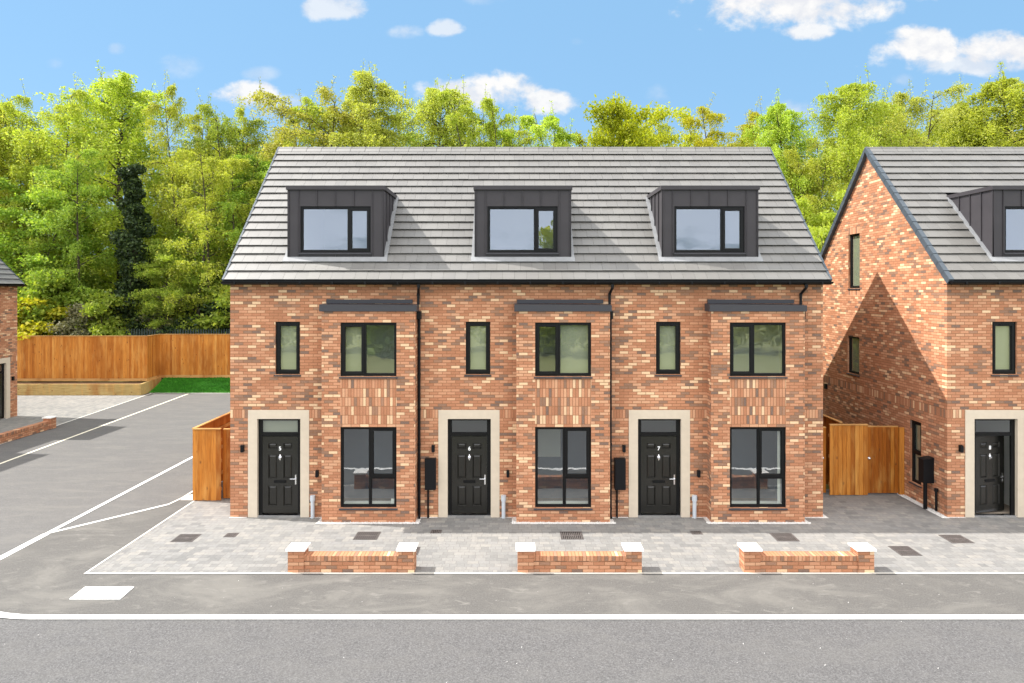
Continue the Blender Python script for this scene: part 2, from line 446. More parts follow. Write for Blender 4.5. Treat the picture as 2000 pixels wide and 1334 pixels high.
DW, DH = .915, 1.975
def make_door(parent, x, y, z, number, ajar):
    mb = MB()
    cols = [(.15, .375), (.54, .765)]
    rows = [(.18, .70), (.89, 1.50), (1.655, 1.80)]
    pan = [(c[0], c[1], r[0], r[1]) for c in cols for r in rows]
    panel(mb, 0, DW, 0, DH, pan, lambda u, v: (u, 0, v))
    for p in pan:
        a = (p[0] + .022, p[1] - .022, p[2] + .022, p[3] - .022)
        b = (a[0] + .03, a[1] - .03, a[2] + .03, a[3] - .03)
        mb.ring((p[0], p[1], p[2], p[3]), (p[0] + .006, p[1] - .006, p[2] + .006, p[3] - .006), 0, -.010)
        mb.ring((p[0] + .006, p[1] - .006, p[2] + .006, p[3] - .006), a, -.010, .014)
        mb.ring(a, b, .014, .002)
        mb.poly([(b[0], .002, b[2]), (b[1], .002, b[2]), (b[1], .002, b[3]), (b[0], .002, b[3])])
    mb.poly([(0, .05, 0), (0, .05, DH), (DW, .05, DH), (DW, .05, 0)])
    for q in ([(0, 0, 0), (0, 0, DH), (0, .05, DH), (0, .05, 0)], [(DW, 0, 0), (DW, .05, 0), (DW, .05, DH), (DW, 0, DH)],
              [(0, 0, DH), (DW, 0, DH), (DW, .05, DH), (0, .05, DH)], [(0, 0, 0), (0, .05, 0), (DW, .05, 0), (DW, 0, 0)]): mb.poly(q)
    d = mb.build('door', M['door'], parent)
    d.location = (x, y, z); d.rotation_euler = (0, 0, R(ajar))
    # handle: back plate and lever
    h = MB(); hx = DW - .055
    h.box(hx - .017, hx + .017, -.012, 0, .735, .985)
    h.tube([(hx, 0, .885), (hx, -.05, .885)], .011); h.tube([(hx + .005, -.05, .885), (hx - .135, -.052, .885)], [.012, .010])
    h.tube([(hx, -.013, .79), (hx, -.02, .79)], .012)
    h.build('handle', M['chrome'], d)
    lb = MB(); lb.box(.30, .615, -.012, 0, .772, .842); lb.box(.315, .60, -.02, -.012, .79, .826)
    lb.build('letterbox', M['black'], d, bevel=.004)
    k = MB()      # urn knocker: pointed top, round body with ring, pointed tail
    prof = [(1.345, .002), (1.375, .014), (1.39, .012), (1.415, .034), (1.44, .043), (1.465, .034), (1.48, .015), (1.49, .018), (1.512, .003)]
    for (za, ra), (zb, rb) in zip(prof, prof[1:]):
        for i in range(8):
            t0, t1 = math.pi * i / 8, math.pi * (i + 1) / 8
            pp = lambda r, t, zz: (.457 - r * math.cos(t), -.004 - .6 * r * math.sin(t), zz)
            k.poly([pp(ra, t0, za), pp(ra, t1, za), pp(rb, t1, zb), pp(rb, t0, zb)])
    k.tube([(.457 + .028 * math.cos(t), -.034, 1.425 - .03 * math.sin(t)) for t in [math.pi * i / 8 for i in range(9)]], .005, 6)
    k.build('knocker', M['chrome'], d)
    if number:
        cu = bpy.data.curves.new('num', 'FONT'); cu.body = number; cu.size = .14; cu.align_x = 'CENTER'; cu.extrude = .004; cu.offset = .0022
        tmp = bpy.data.objects.new('num', cu); COL.objects.link(tmp)
        me = bpy.data.meshes.new_from_object(tmp.evaluated_get(bpy.context.evaluated_depsgraph_get()))
        bpy.data.objects.remove(tmp); bpy.data.curves.remove(cu)
        me.materials.clear(); me.materials.append(M['number'])
        n = bpy.data.objects.new('house_number', me); COL.objects.link(n); n.parent = d
        n.location = (.457, -.006, 1.615); n.rotation_euler = (R(90), 0, 0)
    return d

def add_gable(mb, x, W, wins, face):
    """end wall under the two roof slopes; wins = (y0,y1,z0,z1)"""
    s = -1 if face < 0 else 1
    P = lambda u, z, d=0: (x - s * d, u, z)
    ys = sorted({0, RY, DEP} | {w[i] for w in wins for i in (0, 1)})
    for a, b in zip(ys, ys[1:]):
        ym = (a + b) / 2
        hs = [w for w in wins if w[0] < ym < w[1]]
        sold = [(2.55, 2.775)] + [r for w in hs if w[3] > 5 for r in ((w[3], w[3] + .225), (w[2] - .225, w[2]))]
        zs = sorted({0.0} | {v for r in sold for v in r} | {v for w in hs for v in w[2:4]})
        top = lambda y: roofz(y) - .03
        for i, c in enumerate(zs):
            d = zs[i + 1] if i + 1 < len(zs) else None
            zm = c + .02
            if any(w[2] < zm < w[3] for w in hs): continue
            m = 1 if any(r[0] < zm < r[1] for r in sold) else 0
            q = [(a, c), (b, c), (b, d if d else top(b)), (a, d if d else top(a))]
            uv = [(p[1] - c + .005, p[0]) for p in q] if m else [(p[0], p[1]) for p in q]
            pts = [P(*p) for p in q]
            if face < 0: pts, uv = pts[::-1], uv[::-1]
            mb.poly(pts, m, uv)
    for w in wins: reveal(mb, w, P)

def build_house(root, W=4.89, gl=False, gr=False, number='', meter=None, ajar=0, wins=(), side_meter=False, pipe=True, pale_panel=None, bo=0.0):
    bx0, bx1, by, bz = 2.46, 4.81, -.40, 5.36
    sx0, sx1, sz = .46, 2.03, 2.76
    # ---- walls
    mb = MB(); P = lambda u, z, d=0: (u, d, z)
    small = (1.16, 1.79, 3.675, 5.025)
    panel(mb, 0, W, 0, 6.22, [(bx0, bx1, 0, bz), (sx0, sx1, 0, sz), small], P, 0, [(0, W, 2.55, 2.775, 1)])
    reveal(mb, small, P)
    PB = lambda u, z, d=0: (u, by + d, z)
    up = (2.93, 4.34, 3.675, 5.025); lo = (2.93, 4.34, .375, 2.40)
    panel(mb, bx0, bx1, 0, bz, [up, lo], PB, 0, [(2.93, 4.34, 2.475 + .225 * i, 2.475 + .225 * (i + 1), 1) for i in range(5)], -by)
    reveal(mb, up, PB); reveal(mb, lo, PB)
    for x in (bx0, bx1):
        mb.poly([(x, by, 0), (x, 0, 0), (x, 0, bz), (x, by, bz)], 0, [(x + (by if x == bx0 else .0) * 1.0, 0), (x - (0 if x == bx0 else by), 0), (x - (0 if x == bx0 else by), bz), (x + (by if x == bx0 else .0), bz)])
    if gl: add_gable(mb, 0, W, wins, -1)
    if gr: add_gable(mb, W, W, (), 1)
    mb.uv = [(a + bo, b + bo) for a, b in mb.uv]
    mb.build('wall', WALL, root)
    mb = MB(); panel(mb, 0, W, 0, 6.22, [], lambda u, z: (u, DEP, z)); mb.build('rear_wall', WALL, root)
    # ---- windows
    make_window(root, .63, 1.35, (1.16, .045, 3.675), 0, 'small')
    make_window(root, 1.41, 1.35, (2.93, by + .045, 3.675), 0, 'upper')
    make_window(root, 1.41, 2.025, (2.93, by + .045, .375), 0, 'lower')
    make_window(root, 1.84, 1.21, (1.705, .345, 6.82), 0, 'dormer')
    for i, w in enumerate(wins):
        make_window(root, w[1] - w[0], w[3] - w[2], (.055, w[1], w[2]), R(-90), 'tall' if w[3] < 3 else 'fixed', True)
    # ---- door set
    s = MB()
    ox0, ox1, oz = .695, 1.805, 2.53
    s.box(sx0, ox0, -.014, .13, 0.0, oz); s.box(ox1, sx1, -.014, .13, 0.0, oz); s.box(sx0, sx1, -.014, .13, oz, sz)
    s.build('door_surround', M['stone'], root, bevel=.006)
    f = MB(); lx = (ox0 + ox1 - DW) / 2; t = lx - ox0 - .004
    f.box(ox0, ox0 + t, .085, .15, .03, oz); f.box(ox1 - t, ox1, .085, .15, .03, oz)
    f.box(ox0 + t, ox1 - t, .085, .15, oz - .05, oz); f.box(ox0 + t, ox1 - t, .075, .15, 2.08, 2.15)
    f.ring((ox0 + t, ox1 - t, 2.15, oz - .05), (ox0 + t + .012, ox1 - t - .012, 2.17, oz - .062), .086, .11)
    fo = f.build('door_frame', M['black'], root, bevel=.004)
    p = MB(); p.poly([(ox0 + t, .112, 2.15), (ox1 - t, .112, 2.15), (ox1 - t, .112, oz - .05), (ox0 + t, .112, oz - .05)]); p.build('pane', M['glass'], fo)
    th = MB(); th.box(ox0, ox1, .02, .16, .0, .045); th.build('threshold', M['chrome'], fo, bevel=.008)
    make_door(root, lx, .10, .085, number, ajar)
    # ---- front fittings
    for nm, x, z0, z1, w in (('wall_light', .33, 1.70, 1.865, .075), ('wall_socket', 2.245, 1.06, 1.22, .07)):
        b = MB(); b.box(x - w / 2, x + w / 2, -.09, 0, z0, z1); b.box(x - w * .3, x + w * .3, -.095, -.02, z0 - .012, z0); b.build(nm, M['boxblack'], root, bevel=.008)
    b = MB(); b.tube([(2.135, -.055, 0), (2.135, -.055, .44)], .05, 12); b.tube([(2.135, -.055, .44), (2.135, -.055, .58)], .066, 12); b.build('service_pipe', M['greyplastic'], root, True)
    if meter is not None:
        b = MB(); b.box(meter, meter + .275, -.17, 0, .75, 1.54); b.box(meter + .012, meter + .263, -.178, -.17, .77, 1.525)
        mo = b.build('meter_box', M['boxblack'], root, bevel=.01)
        b = MB(); b.tube([(meter + .07, -.05, 0), (meter + .07, -.05, .75)], .024); b.build('conduit', M['gutter'], mo)
    if side_meter:
        b = MB(); b.box(-.28, 0, .54, .77, .72, 1.33); b.hexa([(-.30, .53, 1.33), (0, .53, 1.33), (0, .79, 1.33), (-.30, .79, 1.33), (-.30, .53, 1.345), (0, .53, 1.40), (0, .79, 1.40), (-.30, .79, 1.345)])
        mo = b.build('meter_box', M['boxblack'], root, bevel=.01)
        b = MB(); b.tube([(-.17, .65, 0), (-.17, .65, .73)], .05); b.build('conduit', M['gutter'], mo)
        b = MB(); b.tube([(-.06, .36, .05), (-.06, .36, .56)], .03); b.tube([(-.06, .36, .56), (-.06, .36, .64)], .05); b.build('service_pipe', M['gutter'], root)
        b = MB(); b.box(-.08, 0, 6.66, 6.75, 2.33, 2.50); b.build('wall_light', M['boxblack'], root)
    # ---- bay roof
    b = MB()
    b.hexa([(bx0 - .05, by - .05, 5.305), (bx1 + .04, by - .05, 5.305), (bx1 + .04, 0, 5.305), (bx0 - .05, 0, 5.305),
            (bx0 - .05, by - .05, 5.475), (bx1 + .04, by - .05, 5.455), (bx1 + .04, 0, 5.475), (bx0 - .05, 0, 5.495)])
    b.box(bx0 + .02, bx1 - .12, -.045, 0, 5.497, 5.60)
    b.build('bay_roof', M['fascia'], root, bevel=.006)
    # ---- gutter, fascia board, downpipe
    gx0, gx1 = (-.09 if gl else 0), (W + .10 if gr else W)
    g = MB(); n = 8
    prof = [(-.315 + .06 * math.cos(math.pi * i / n + math.pi), 6.055 + .06 * math.sin(math.pi * i / n + math.pi)) for i in range(n + 1)]
    prof += [(-.262, 6.062), (-.368, 6.062)]
    prof = prof[:n + 1]
    for (y0, z0), (y1, z1) in zip(prof, prof[1:]): g.poly([(gx0, y0, z0), (gx1, y0, z0), (gx1, y1, z1), (gx0, y1, z1)])
    g.poly([(gx0, y, z) for y, z in prof]); g.poly([(gx1, y, z) for y, z in prof][::-1])
    g.poly([(gx0, -.255, 6.045), (gx1, -.255, 6.045), (gx1, -.375, 6.045), (gx0, -.375, 6.045)])
    k = gx0 + .35
    while k < gx1: g.box(k - .02, k + .02, -.38, -.25, 5.985, 6.058); k += .82
    g.build('gutter', M['gutter'], root)
    b = MB(); b.box(gx0, gx1, -.245, -.225, 5.975, 6.085); b.box(gx0, gx1, -.224, -.002, 5.976, 5.99); b.build('fascia_board', M['gutter'], root)
    if pipe:
        b = MB(); r = .036
        b.tube([(4.885, -.315, 6.0), (4.885, -.315, 5.90), (4.845, -.085, 5.74), (4.845, -.085, 5.47)], r, 12)
        b.tube([(4.885, -.315, 5.91), (4.885, -.315, 5.98)], .045, 12); b.tube([(4.845, -.085, 5.70), (4.845, -.085, 5.76)], .043, 12)
        b.box(4.815, 4.92, -.19, -.01, 5.10, 5.30)
        b.tube([(4.865, -.09, 5.12), (4.865, -.09, .10), (4.875, -.16, .02)], r, 12)
        for z in (4.6, 3.7, 2.8, 1.9, 1.0, .25): b.tube([(4.865, -.09, z - .03), (4.865, -.09, z + .03)], .043, 12)
        b.build('downpipe', M['gutter'], root)
    # ---- roof
    rx0, rx1 = (-.07 if gl else 0), (W + .08 if gr else W)
    dx0, dx1, dy, dz = 1.39, 3.88, .31, 8.46
    ye = (8.5 - EZ) / SM + EY
    mb = MB(); cs = SL / NC; rr = random.Random(int(W * 100) + len(number) + (ord(number[0]) if number else 0))
    tw = .302
    for back in (False, True):
        if back: segs_all = [(rx0, rx1)]
        for i in range(NC):
            s0, s1 = i * cs, (i + 1) * cs
            y0, y1 = EY + s0 * CA, EY + s1 * CA
            off = -tw * (.5 if i % 2 else 0) - tw
            x = rx0 + off
            while x < rx1:
                a, b = max(x, rx0), min(x + tw - .004, rx1); x += tw
                if b - a < .02: continue
                segs = [(a, b)]
                if not back and y1 > dy and y0 < ye:
                    segs = [q for q in ((a, min(b, dx0)), (max(a, dx1), b)) if q[1] - q[0] > .015]
                    if y0 < dy < y1 and not segs: segs = []
                j = rr.uniform(-.002, .002); jt = rr.uniform(-.0015, .0015)
                for a2, b2 in segs:
                    lo0, lo1 = slope(s0 - .004 + jt, .045, back), slope(s1 + .06, -.014, back)
                    hi0, hi1 = slope(s0 - .004 + jt, .055 + j, back), slope(s1 + .06, .004 + j, back)
                    p = [(a2, *lo0), (b2, *lo0), (b2, *lo1), (a2, *lo1), (a2, *hi0), (b2, *hi0), (b2, *hi1), (a2, *hi1)]
                    if back: p = [p[1], p[0], p[3], p[2], p[5], p[4], p[7], p[6]]
                    mb.hexa(p)
    ro = mb.build('roof', M['tile'], root)
    u = MB()
    def strip(xa, xb, sa, sb, back=False):
        A, B = slope(sa, -.016, back), slope(sb, -.016, back)
        u.poly([(xa, *A), (xb, *A), (xb, *B), (xa, *B)])
    sd0, sd1 = (dy - EY) / CA, (ye - EY) / CA
    strip(rx0, rx1, 0, sd0); strip(rx0, dx0, sd0, sd1); strip(dx1, rx1, sd0, sd1); strip(rx0, rx1, sd1, SL); strip(rx0, rx1, 0, SL, True)
    u.build('underlay', M['underlay'], ro)
    r = MB(); x = rx0
    while x < rx1 - .05:
        b = min(x + .455, rx1)
        for sg in (-1, 1):
            for (t0, t1) in ((0.0, 0.0),):
                o0, o1 = (x + .004, b - .006)
                q = [(o0, RY + sg * .17, RZ - .105), (o1, RY + sg * .17, RZ - .105), (o1, RY, RZ + .075), (o0, RY, RZ + .07)]
                r.poly(q if sg < 0 else q[::-1])
                q2 = [(o0, RY + sg * .17, RZ - .145), (o1, RY + sg * .17, RZ - .145), (o1, RY + sg * .17, RZ - .105), (o0, RY + sg * .17, RZ - .105)]
                r.poly(q2 if sg < 0 else q2[::-1])
        r.poly([(o0, RY - .17, RZ - .105), (o0, RY, RZ + .07), (o0, RY + .17, RZ - .105)]); r.poly([(o1, RY - .17, RZ - .105), (o1, RY + .17, RZ - .105), (o1, RY, RZ + .075)])
        r.box(o0, o0 + .022, RY - .012, RY + .012, RZ + .06, RZ + .088)
        x = b
    r.build('ridge', M['tile'], ro)
    for side, on in ((0, gl), (1, gr)):
        if not on: continue
        v = MB(); vi, vw = (.07, .05) if wins else (.02, .03)
        xa, xb = (rx0 - vw, rx0 + vi) if side == 0 else (rx1 - vi, rx1 + vw)
        for back in (False, True):
            for i in range(NC):
                s0, s1 = i * cs, (i + 1) * cs
                lo0, lo1 = slope(s0 - .01, -.10, back), slope(s1 + .0, -.112, back)
                hi0, hi1 = slope(s0 - .01, .058, back), slope(s1 + .0, .044, back)
                if i == NC - 1:
                    lo1, hi1 = (RY, lo1[1]), (RY, RZ + .07)
                p = [(xa, *lo0), (xb, *lo0), (xb, *lo1), (xa, *lo1), (xa, *hi0), (xb, *hi0), (xb, *hi1), (xa, *hi1)]
                if back: p = [p[1], p[0], p[3], p[2], p[5], p[4], p[7], p[6]]
                v.hexa(p)
        v.build('verge', M['verge'], ro)
    # ---- dormer
    d = MB(); wz0, wz1, wx0, wx1 = 6.82, 8.03, 1.705, 3.545
    panel(d, dx0, dx1, 6.60, dz, [(wx0, wx1, wz0, wz1)], lambda a, b: (a, dy, b))
    for q in (((wx0, wz0), (wx1, wz0)), ((wx1, wz0), (wx1, wz1)), ((wx1, wz1), (wx0, wz1)), ((wx0, wz1), (wx0, wz0))):
        d.poly([(q[0][0], dy, q[0][1]), (q[1][0], dy, q[1][1]), (q[1][0], dy + .12, q[1][1]), (q[0][0], dy + .12, q[0][1])])
    yr = lambda z: (z - EZ) / SM + EY
    for x, sg in ((dx0, -1), (dx1, 1)):
        d.poly([(x, dy, 6.60), (x, dy, dz), (x, yr(dz) + .1, dz), (x, yr(6.6), 6.60)])
        k = dy + .42
        while k < 2.0:
            zb = roofz(k) + .02
            d.box(min(x, x + sg * .028), max(x, x + sg * .028), k - .009, k + .009, zb, dz); k += .45
        d.box(min(x, x + sg * .02), max(x, x + sg * .02), dy - .012, dy + .012, 6.62, dz)
    def rib(x, z0, z1): d.box(x - .008, x + .008, dy - .026, dy, z0, z1)
    rib(wx0 - .045, 6.66, dz); rib(wx1 + .045, 6.66, dz); rib(dx0 + .018, 6.66, dz); rib(dx1 - .018, 6.66, dz)
    for i in range(1, 4): rib(wx0 - .045 + (wx1 - wx0 + .09) * i / 4, wz1, dz)
    rib((wx0 + wx1) / 2, 6.66, wz0 - .05)
    do = d.build('dormer', M['clad'], root)
    f = MB(); f.box(dx0 - .045, dx1 + .045, dy - .06, yr(8.5) + .1, dz, dz + .105); f.build('dormer_roof', M['clad'], do, bevel=.008)
    f = MB()
    def sl(xa, xb, sa, sb, n0=.058, n1=.058):
        A0, B0, A1, B1 = slope(sa, n0 - .03), slope(sb, n1 - .03), slope(sa, n0), slope(sb, n1)
        f.hexa([(xa, *A0), (xb, *A0), (xb, *B0), (xa, *B0), (xa, *A1), (xb, *A1), (xb, *B1), (xa, *B1)])
    sa = (dy - EY) / CA
    sl(dx0 - .11, dx1 + .11, sa - .135, sa + .03, .062, .066)
    sl(dx0 - .10, dx0 + .0, sa + .03, (yr(dz) - EY) / CA); sl(dx1 - .0, dx1 + .10, sa + .03, (yr(dz) - EY) / CA)
    f.build('flashing', M['lead'], do)
    # ---- rooms behind the panes
    m = MB()
    def room(x0, x1, y0, y1, z0, z1, wm=0):
        m.poly([(x0, y1, z0), (x1, y1, z0), (x1, y1, z1), (x0, y1, z1)], wm)
        m.poly([(x0, y0, z0), (x0, y1, z0), (x0, y1, z1), (x0, y0, z1)], wm); m.poly([(x1, y0, z0), (x1, y0, z1), (x1, y1, z1), (x1, y1, z0)], wm)
        m.poly([(x0, y0, z0), (x1, y0, z0), (x1, y1, z0), (x0, y1, z0)], 1); m.poly([(x0, y0, z1), (x0, y1, z1), (x1, y1, z1), (x1, y0, z1)], wm)
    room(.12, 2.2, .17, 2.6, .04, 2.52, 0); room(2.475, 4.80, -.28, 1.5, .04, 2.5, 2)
    room(.12, 2.35, .13, 1.3, 2.75, 5.2); room(2.475, 4.80, -.28, 1.2, 2.75, 5.2)
    m.poly([(1.1, .128, 3.6), (1.85, .128, 3.6), (1.85, .128, 5.1), (1.1, .128, 5.1)], 3)
    for q in ((2.95, 4.32, -.27, .05, .395, .41),):      # pale inner window board
        m.poly([(q[0], q[2], q[5]), (q[1], q[2], q[5]), (q[1], q[3], q[5]), (q[0], q[3], q[5])]); m.poly([(q[0], q[2], q[4]), (q[1], q[2], q[4]), (q[1], q[2], q[5]), (q[0], q[2], q[5])])
    if number == '5': m.poly([(.7, .165, 2.1), (1.8, .165, 2.1), (1.8, .165, 2.52), (.7, .165, 2.52)], 3)  # pale panel added to brighten the fanlight over the dark hall
    if number == '5': m.poly([(4.18, -.26, .41), (4.27, -.25, .41), (4.27, -.25, .56), (4.18, -.26, .56)])
    if number == '7': m.poly([(4.2, -.2, .41), (4.28, -.2, .41), (4.28, -.2, 2.4), (4.2, -.2, 2.4)])
    if number == '6': m.poly([(3.05, 1.45, 1.2), (3.7, 1.45, 1.2), (3.7, 1.45, 2.2), (3.05, 1.45, 2.2)])
    if pale_panel:
        a, b = 2.93 + 1.41 * pale_panel[0], 2.93 + 1.41 * pale_panel[1]
        m.poly([(a, -.2, 3.6), (b, -.2, 3.6), (b, -.2, 5.1), (a, -.2, 5.1)], 3)  # pale panel added in place of a bright reflection in the bay pane
    room(1.42, 3.85, .44, 3.6, 6.3, 8.4)
    if wins:
        for w in wins: m.poly([(.118, w[0] - .02, w[2] - .02), (.118, w[1] + .02, w[2] - .02), (.118, w[1] + .02, w[3] + .02), (.118, w[0] - .02, w[3] + .02)], 3)
    m.build('interior', [M['room'], M['floor'], M['dimroom'], M['pale_panel']], root)

FY = 17.54
TG = 'houses of the brick terrace'
h = empty('terraced_house', (-7.24, FY, 0), 0, 'brick terraced house with black door numbered 5, at the end beside the open asphalt lane', 'house', TG)
build_house(h, 4.89, gl=True, number='5', pale_panel=(.0, .40))
h = empty('terraced_house', (-2.35, FY, 0), 0, 'brick terraced house with black door numbered 6, in the middle of the terrace', 'house', TG)
build_house(h, 4.89, number='6', meter=.13, pale_panel=(.45, 1), bo=.45 * 31)
h = empty('terraced_house', (2.54, FY, 0), 0, 'brick terraced house with black door numbered 7, beside the gap with wooden gates', 'house', TG)
build_house(h, 5.45, gr=True, number='7', meter=.08, bo=.45 * 67)
h = empty('gabled_house', (11.18, FY, 0), 0, 'brick house with sunlit gable wall and black door numbered 8 standing ajar', 'house')
build_house(h, 5.45, gl=True, gr=True, number='8', ajar=13, side_meter=True, bo=.45 * 103, wins=[(4.41, 5.14, 5.9, 7.67), (4.44, 5.21, 3.09, 4.315), (1.11, 1.63, .48, 2.21)])
LG = 'brick houses across the lane'
h = empty('gabled_house', (-22.9, 31.6, 0), R(90), 'brick house corner and dark roof at the left edge, across the asphalt lane', 'house')
h.scale = (-1, 1, 1); build_house(h, 4.89, gl=True)
h = empty('gabled_house', (-22.9, 26.71, 0), R(90), 'brick house with roof dormer attached to the house across the lane', 'house')
h.scale = (-1, 1, 1); build_house(h, 4.89, gr=True)
# ---------------------------------------------------------------- ground
def sheet(name, polys, z, mat, kind='structure'):
    mb = MB()
    for p in polys: mb.poly([(q[0], q[1], z if len(q) < 3 else q[2]) for q in p])
    o = mb.build(name, mat); tag(o, kind=kind); return o
def ribbon(name, pts, w, z, mat, kind='structure'):
    mb = MB(); n = len(pts); L = []; Rr = []
    for i, p in enumerate(pts):
        a = Vector(pts[max(i - 1, 0)]); b = Vector(pts[min(i + 1, n - 1)]); d = (b - a).normalized(); nn = Vector((-d.y, d.x))
        ws = w if not isinstance(w, (list, tuple)) else w[i]
        L.append(Vector(p) + nn * ws / 2); Rr.append(Vector(p) - nn * ws / 2)
    for i in range(n - 1): mb.poly([(*L[i], z), (*Rr[i], z), (*Rr[i + 1], z), (*L[i + 1], z)][::-1])
    o = mb.build(name, mat); tag(o, kind=kind); return o
arc = [(-8.55 - 2.6 * math.sin(t), 14.8 - 2.6 * math.cos(t)) for t in [math.pi / 2 * i / 14 for i in range(15)]]
sheet('ground', [[(-1500, -1500), (1500, -1500), (1500, 1500), (-1500, 1500)]], -.06, M['field'])
sheet('road', [[(-60, 4), (60, 4), (60, 17.6), (-60, 17.6)]], -.010, M['road'])
sheet('lane', [[(-11.15, 14.2), (-11.15, 38.5), (-40, 38.5), (-40, 14.2)], [(-11.15, 16.3), (-7.0, 16.3), (-7.0, 38.5), (-11.15, 38.5)]], -.005, M['lane'])
sheet('footpath', [arc + [(-11.15, 16.34), (-9.35, 18.6), (-9.25, 19.2), (-8.8, 19.2), (-8.8, 14.1), (-8.55, 14.1)], [(-8.55, 12.2), (45, 12.2), (45, 14.1), (-8.55, 14.1)]], 0, M['path'])
sheet('block_paving', [[(-8.55, 14.22), (45, 14.22), (45, 17.66), (-8.55, 17.66)], [(-8.55, 17.66), (-7.1, 17.66), (-7.1, 19.1), (-8.55, 19.1)], [(7.9, 17.66), (11.3, 17.66), (11.3, 20), (7.9, 20)]], .005, M['paver'])
sheet('paving_border', [[(-8.76, 14.1), (-8.55, 14.1), (-8.55, 19.1), (-8.76, 19.1)], [(-8.55, 14.1), (45, 14.1), (45, 14.22), (-8.55, 14.22)]], .0052, M['paver_edge'])
def kerb(name, pts, w, z, h=.02):
    o = ribbon(name, pts, w, z, M['kerb']); return o
kerb('paving_edging', [(-8.8, 14.07), (45, 14.07)], .045, .011)
kerb('paving_edging', [(-8.79, 14.04), (-8.79, 19.1)], .045, .0115)
kerb('flush_kerb', [(-9.35, 18.6), (-9.25, 19.2), (-9.25, 26)], .07, .009)
sheet('slab_apron', [[(-9.2, 18.95), (-8.86, 18.95), (-8.86, 19.75), (-9.2, 19.4)]], .009, M['kerb'])
ribbon('road_line', [(45, 12.2), (-8.55, 12.2)] + arc[1:] + [(-11.15, 16.34)], .17, .006, M['line'])
ribbon('road_line', [(-11.15, 16.3), (-11.15, 25), (-11.15, 38)], .115, .0065, M['line'])
ribbon('road_line', [(-11.18, 16.33), (-9.35, 18.6)], .09, .007, M['line'])
M['cream'] = plain('cream line', (.66, .62, .50), .7, .2, nz=.1, nscale=9)
ribbon('lane_line', [(-16.7, 18), (-17.2, 23), (-18.15, 38.3)], .11, .003, M['cream'])
sheet('side_paving', [[(-23, 18), (-18.9, 18), (-19.5, 28.6), (-20.3, 38.0), (-23, 38.0)], [(-34, 31.6), (-23, 31.6), (-23, 38.0), (-34, 38.0)]], .002, M['paver_b'])
ribbon('paving_edging', [(-18.9, 18), (-19.5, 28.6), (-20.3, 38.4)], .07, .006, M['kerb'])
ribbon('paving_edging', [(-20.4, 38.47), (-7.0, 38.47)], .1, .010, M['kerb'])
sheet('woodland_floor', [[(-120, 40.3), (120, 40.3), (120, 160), (-120, 160)], [(-120, 37.9), (-20.75, 37.9), (-20.75, 40.3), (-120, 40.3)]], .55, M['soil'])
sheet('planting_bed', [[(-34, 37.86), (-20.6, 37.86), (-20.7, 38.62), (-34, 38.62)]], .60, M['mulch'])
# lawn bank with blades
mb = MB(); g = random.Random(3)
nx, ny = 40, 8
gz = lambda x, y: max(0, (y - 38.5) / 1.7) * .62 + .02 * math.sin(x * 2.1) * math.sin(y * 3)
for i in range(nx):
    for j in range(ny):
        x0, x1 = -20.5 + 12.5 * i / nx, -20.5 + 12.5 * (i + 1) / nx; y0, y1 = 38.53 + 1.72 * j / ny, 38.53 + 1.72 * (j + 1) / ny
        mb.poly([(x, y, gz(x, y) + .01) for x, y in ((x0, y0), (x1, y0), (x1, y1), (x0, y1))])
for k in range(9000):
    x = g.uniform(-20.4, -15.5); y = g.uniform(38.55, 40.2); z = gz(x, y) + .01; a = g.uniform(0, math.pi); hh = g.uniform(.05, .11); w = .014
    c, s_ = math.cos(a) * w, math.sin(a) * w; lx, ly = g.uniform(-.04, .04), g.uniform(-.04, .04)
    mb.poly([(x - c, y - s_, z), (x + c, y + s_, z), (x + lx, y + ly, z + hh)])
o = mb.build('lawn', M['grass']); tag(o, kind='stuff')
# gravel margins round the house feet
mb = MB()
for X in (-7.24, -2.35, 2.54, 11.18):
    a, b = X + 2.46, X + 4.81
    mb.poly([(a - .11, FY - .52, .012), (b + .11, FY - .52, .012), (b + .11, FY - .40, .012), (a - .11, FY - .40, .012)])
    for q in ((a - .11, a), (b, b + .11)): mb.poly([(q[0], FY - .40, .012), (q[1], FY - .40, .012), (q[1], FY, .012), (q[0], FY, .012)])
    mb.poly([(X + 2.06, FY - .09, .0115), (a - .11, FY - .09, .0115), (a - .11, FY, .0115), (X + 2.06, FY, .0115)])
    mb.poly([(X, FY - .07, .0115), (X + .44, FY - .07, .0115), (X + .44, FY, .0115), (X, FY, .0115)])
mb.poly([(7.46, FY - .1, .0115), (8.1, FY - .1, .0115), (8.1, FY, .0115), (7.46, FY, .0115)])
mb.poly([(7.99, FY, .0117), (8.1, FY, .0117), (8.1, FY + 2, .0117), (7.99, FY + 2, .0117)])
mb.poly([(11.0, FY - .1, .0117), (11.18, FY - .1, .0117), (11.18, FY + 2, .0117), (11.0, FY + 2, .0117)])
for k in range(2600):
    if k % 3: X = g.choice((-7.24, -2.35, 2.54)); x = X + g.uniform(2.33, 4.94); y = FY - g.uniform(.40, .53)
    else: x = g.uniform(11.0, 11.17); y = FY + g.uniform(-.1, 2)
    r = g.uniform(.007, .016); z = .012
    mb.poly([(x - r, y, z), (x, y - r, z), (x + r * .3, y, z + r * 1.4)]); mb.poly([(x, y - r, z), (x + r, y, z), (x + r * .3, y, z + r * 1.4)])
    mb.poly([(x + r, y, z), (x, y + r, z), (x + r * .3, y, z + r * 1.4)]); mb.poly([(x, y + r, z), (x - r, y, z), (x + r * .3, y, z + r * 1.4)])
o = mb.build('gravel_margin', M['gravel']); tag(o, kind='stuff')
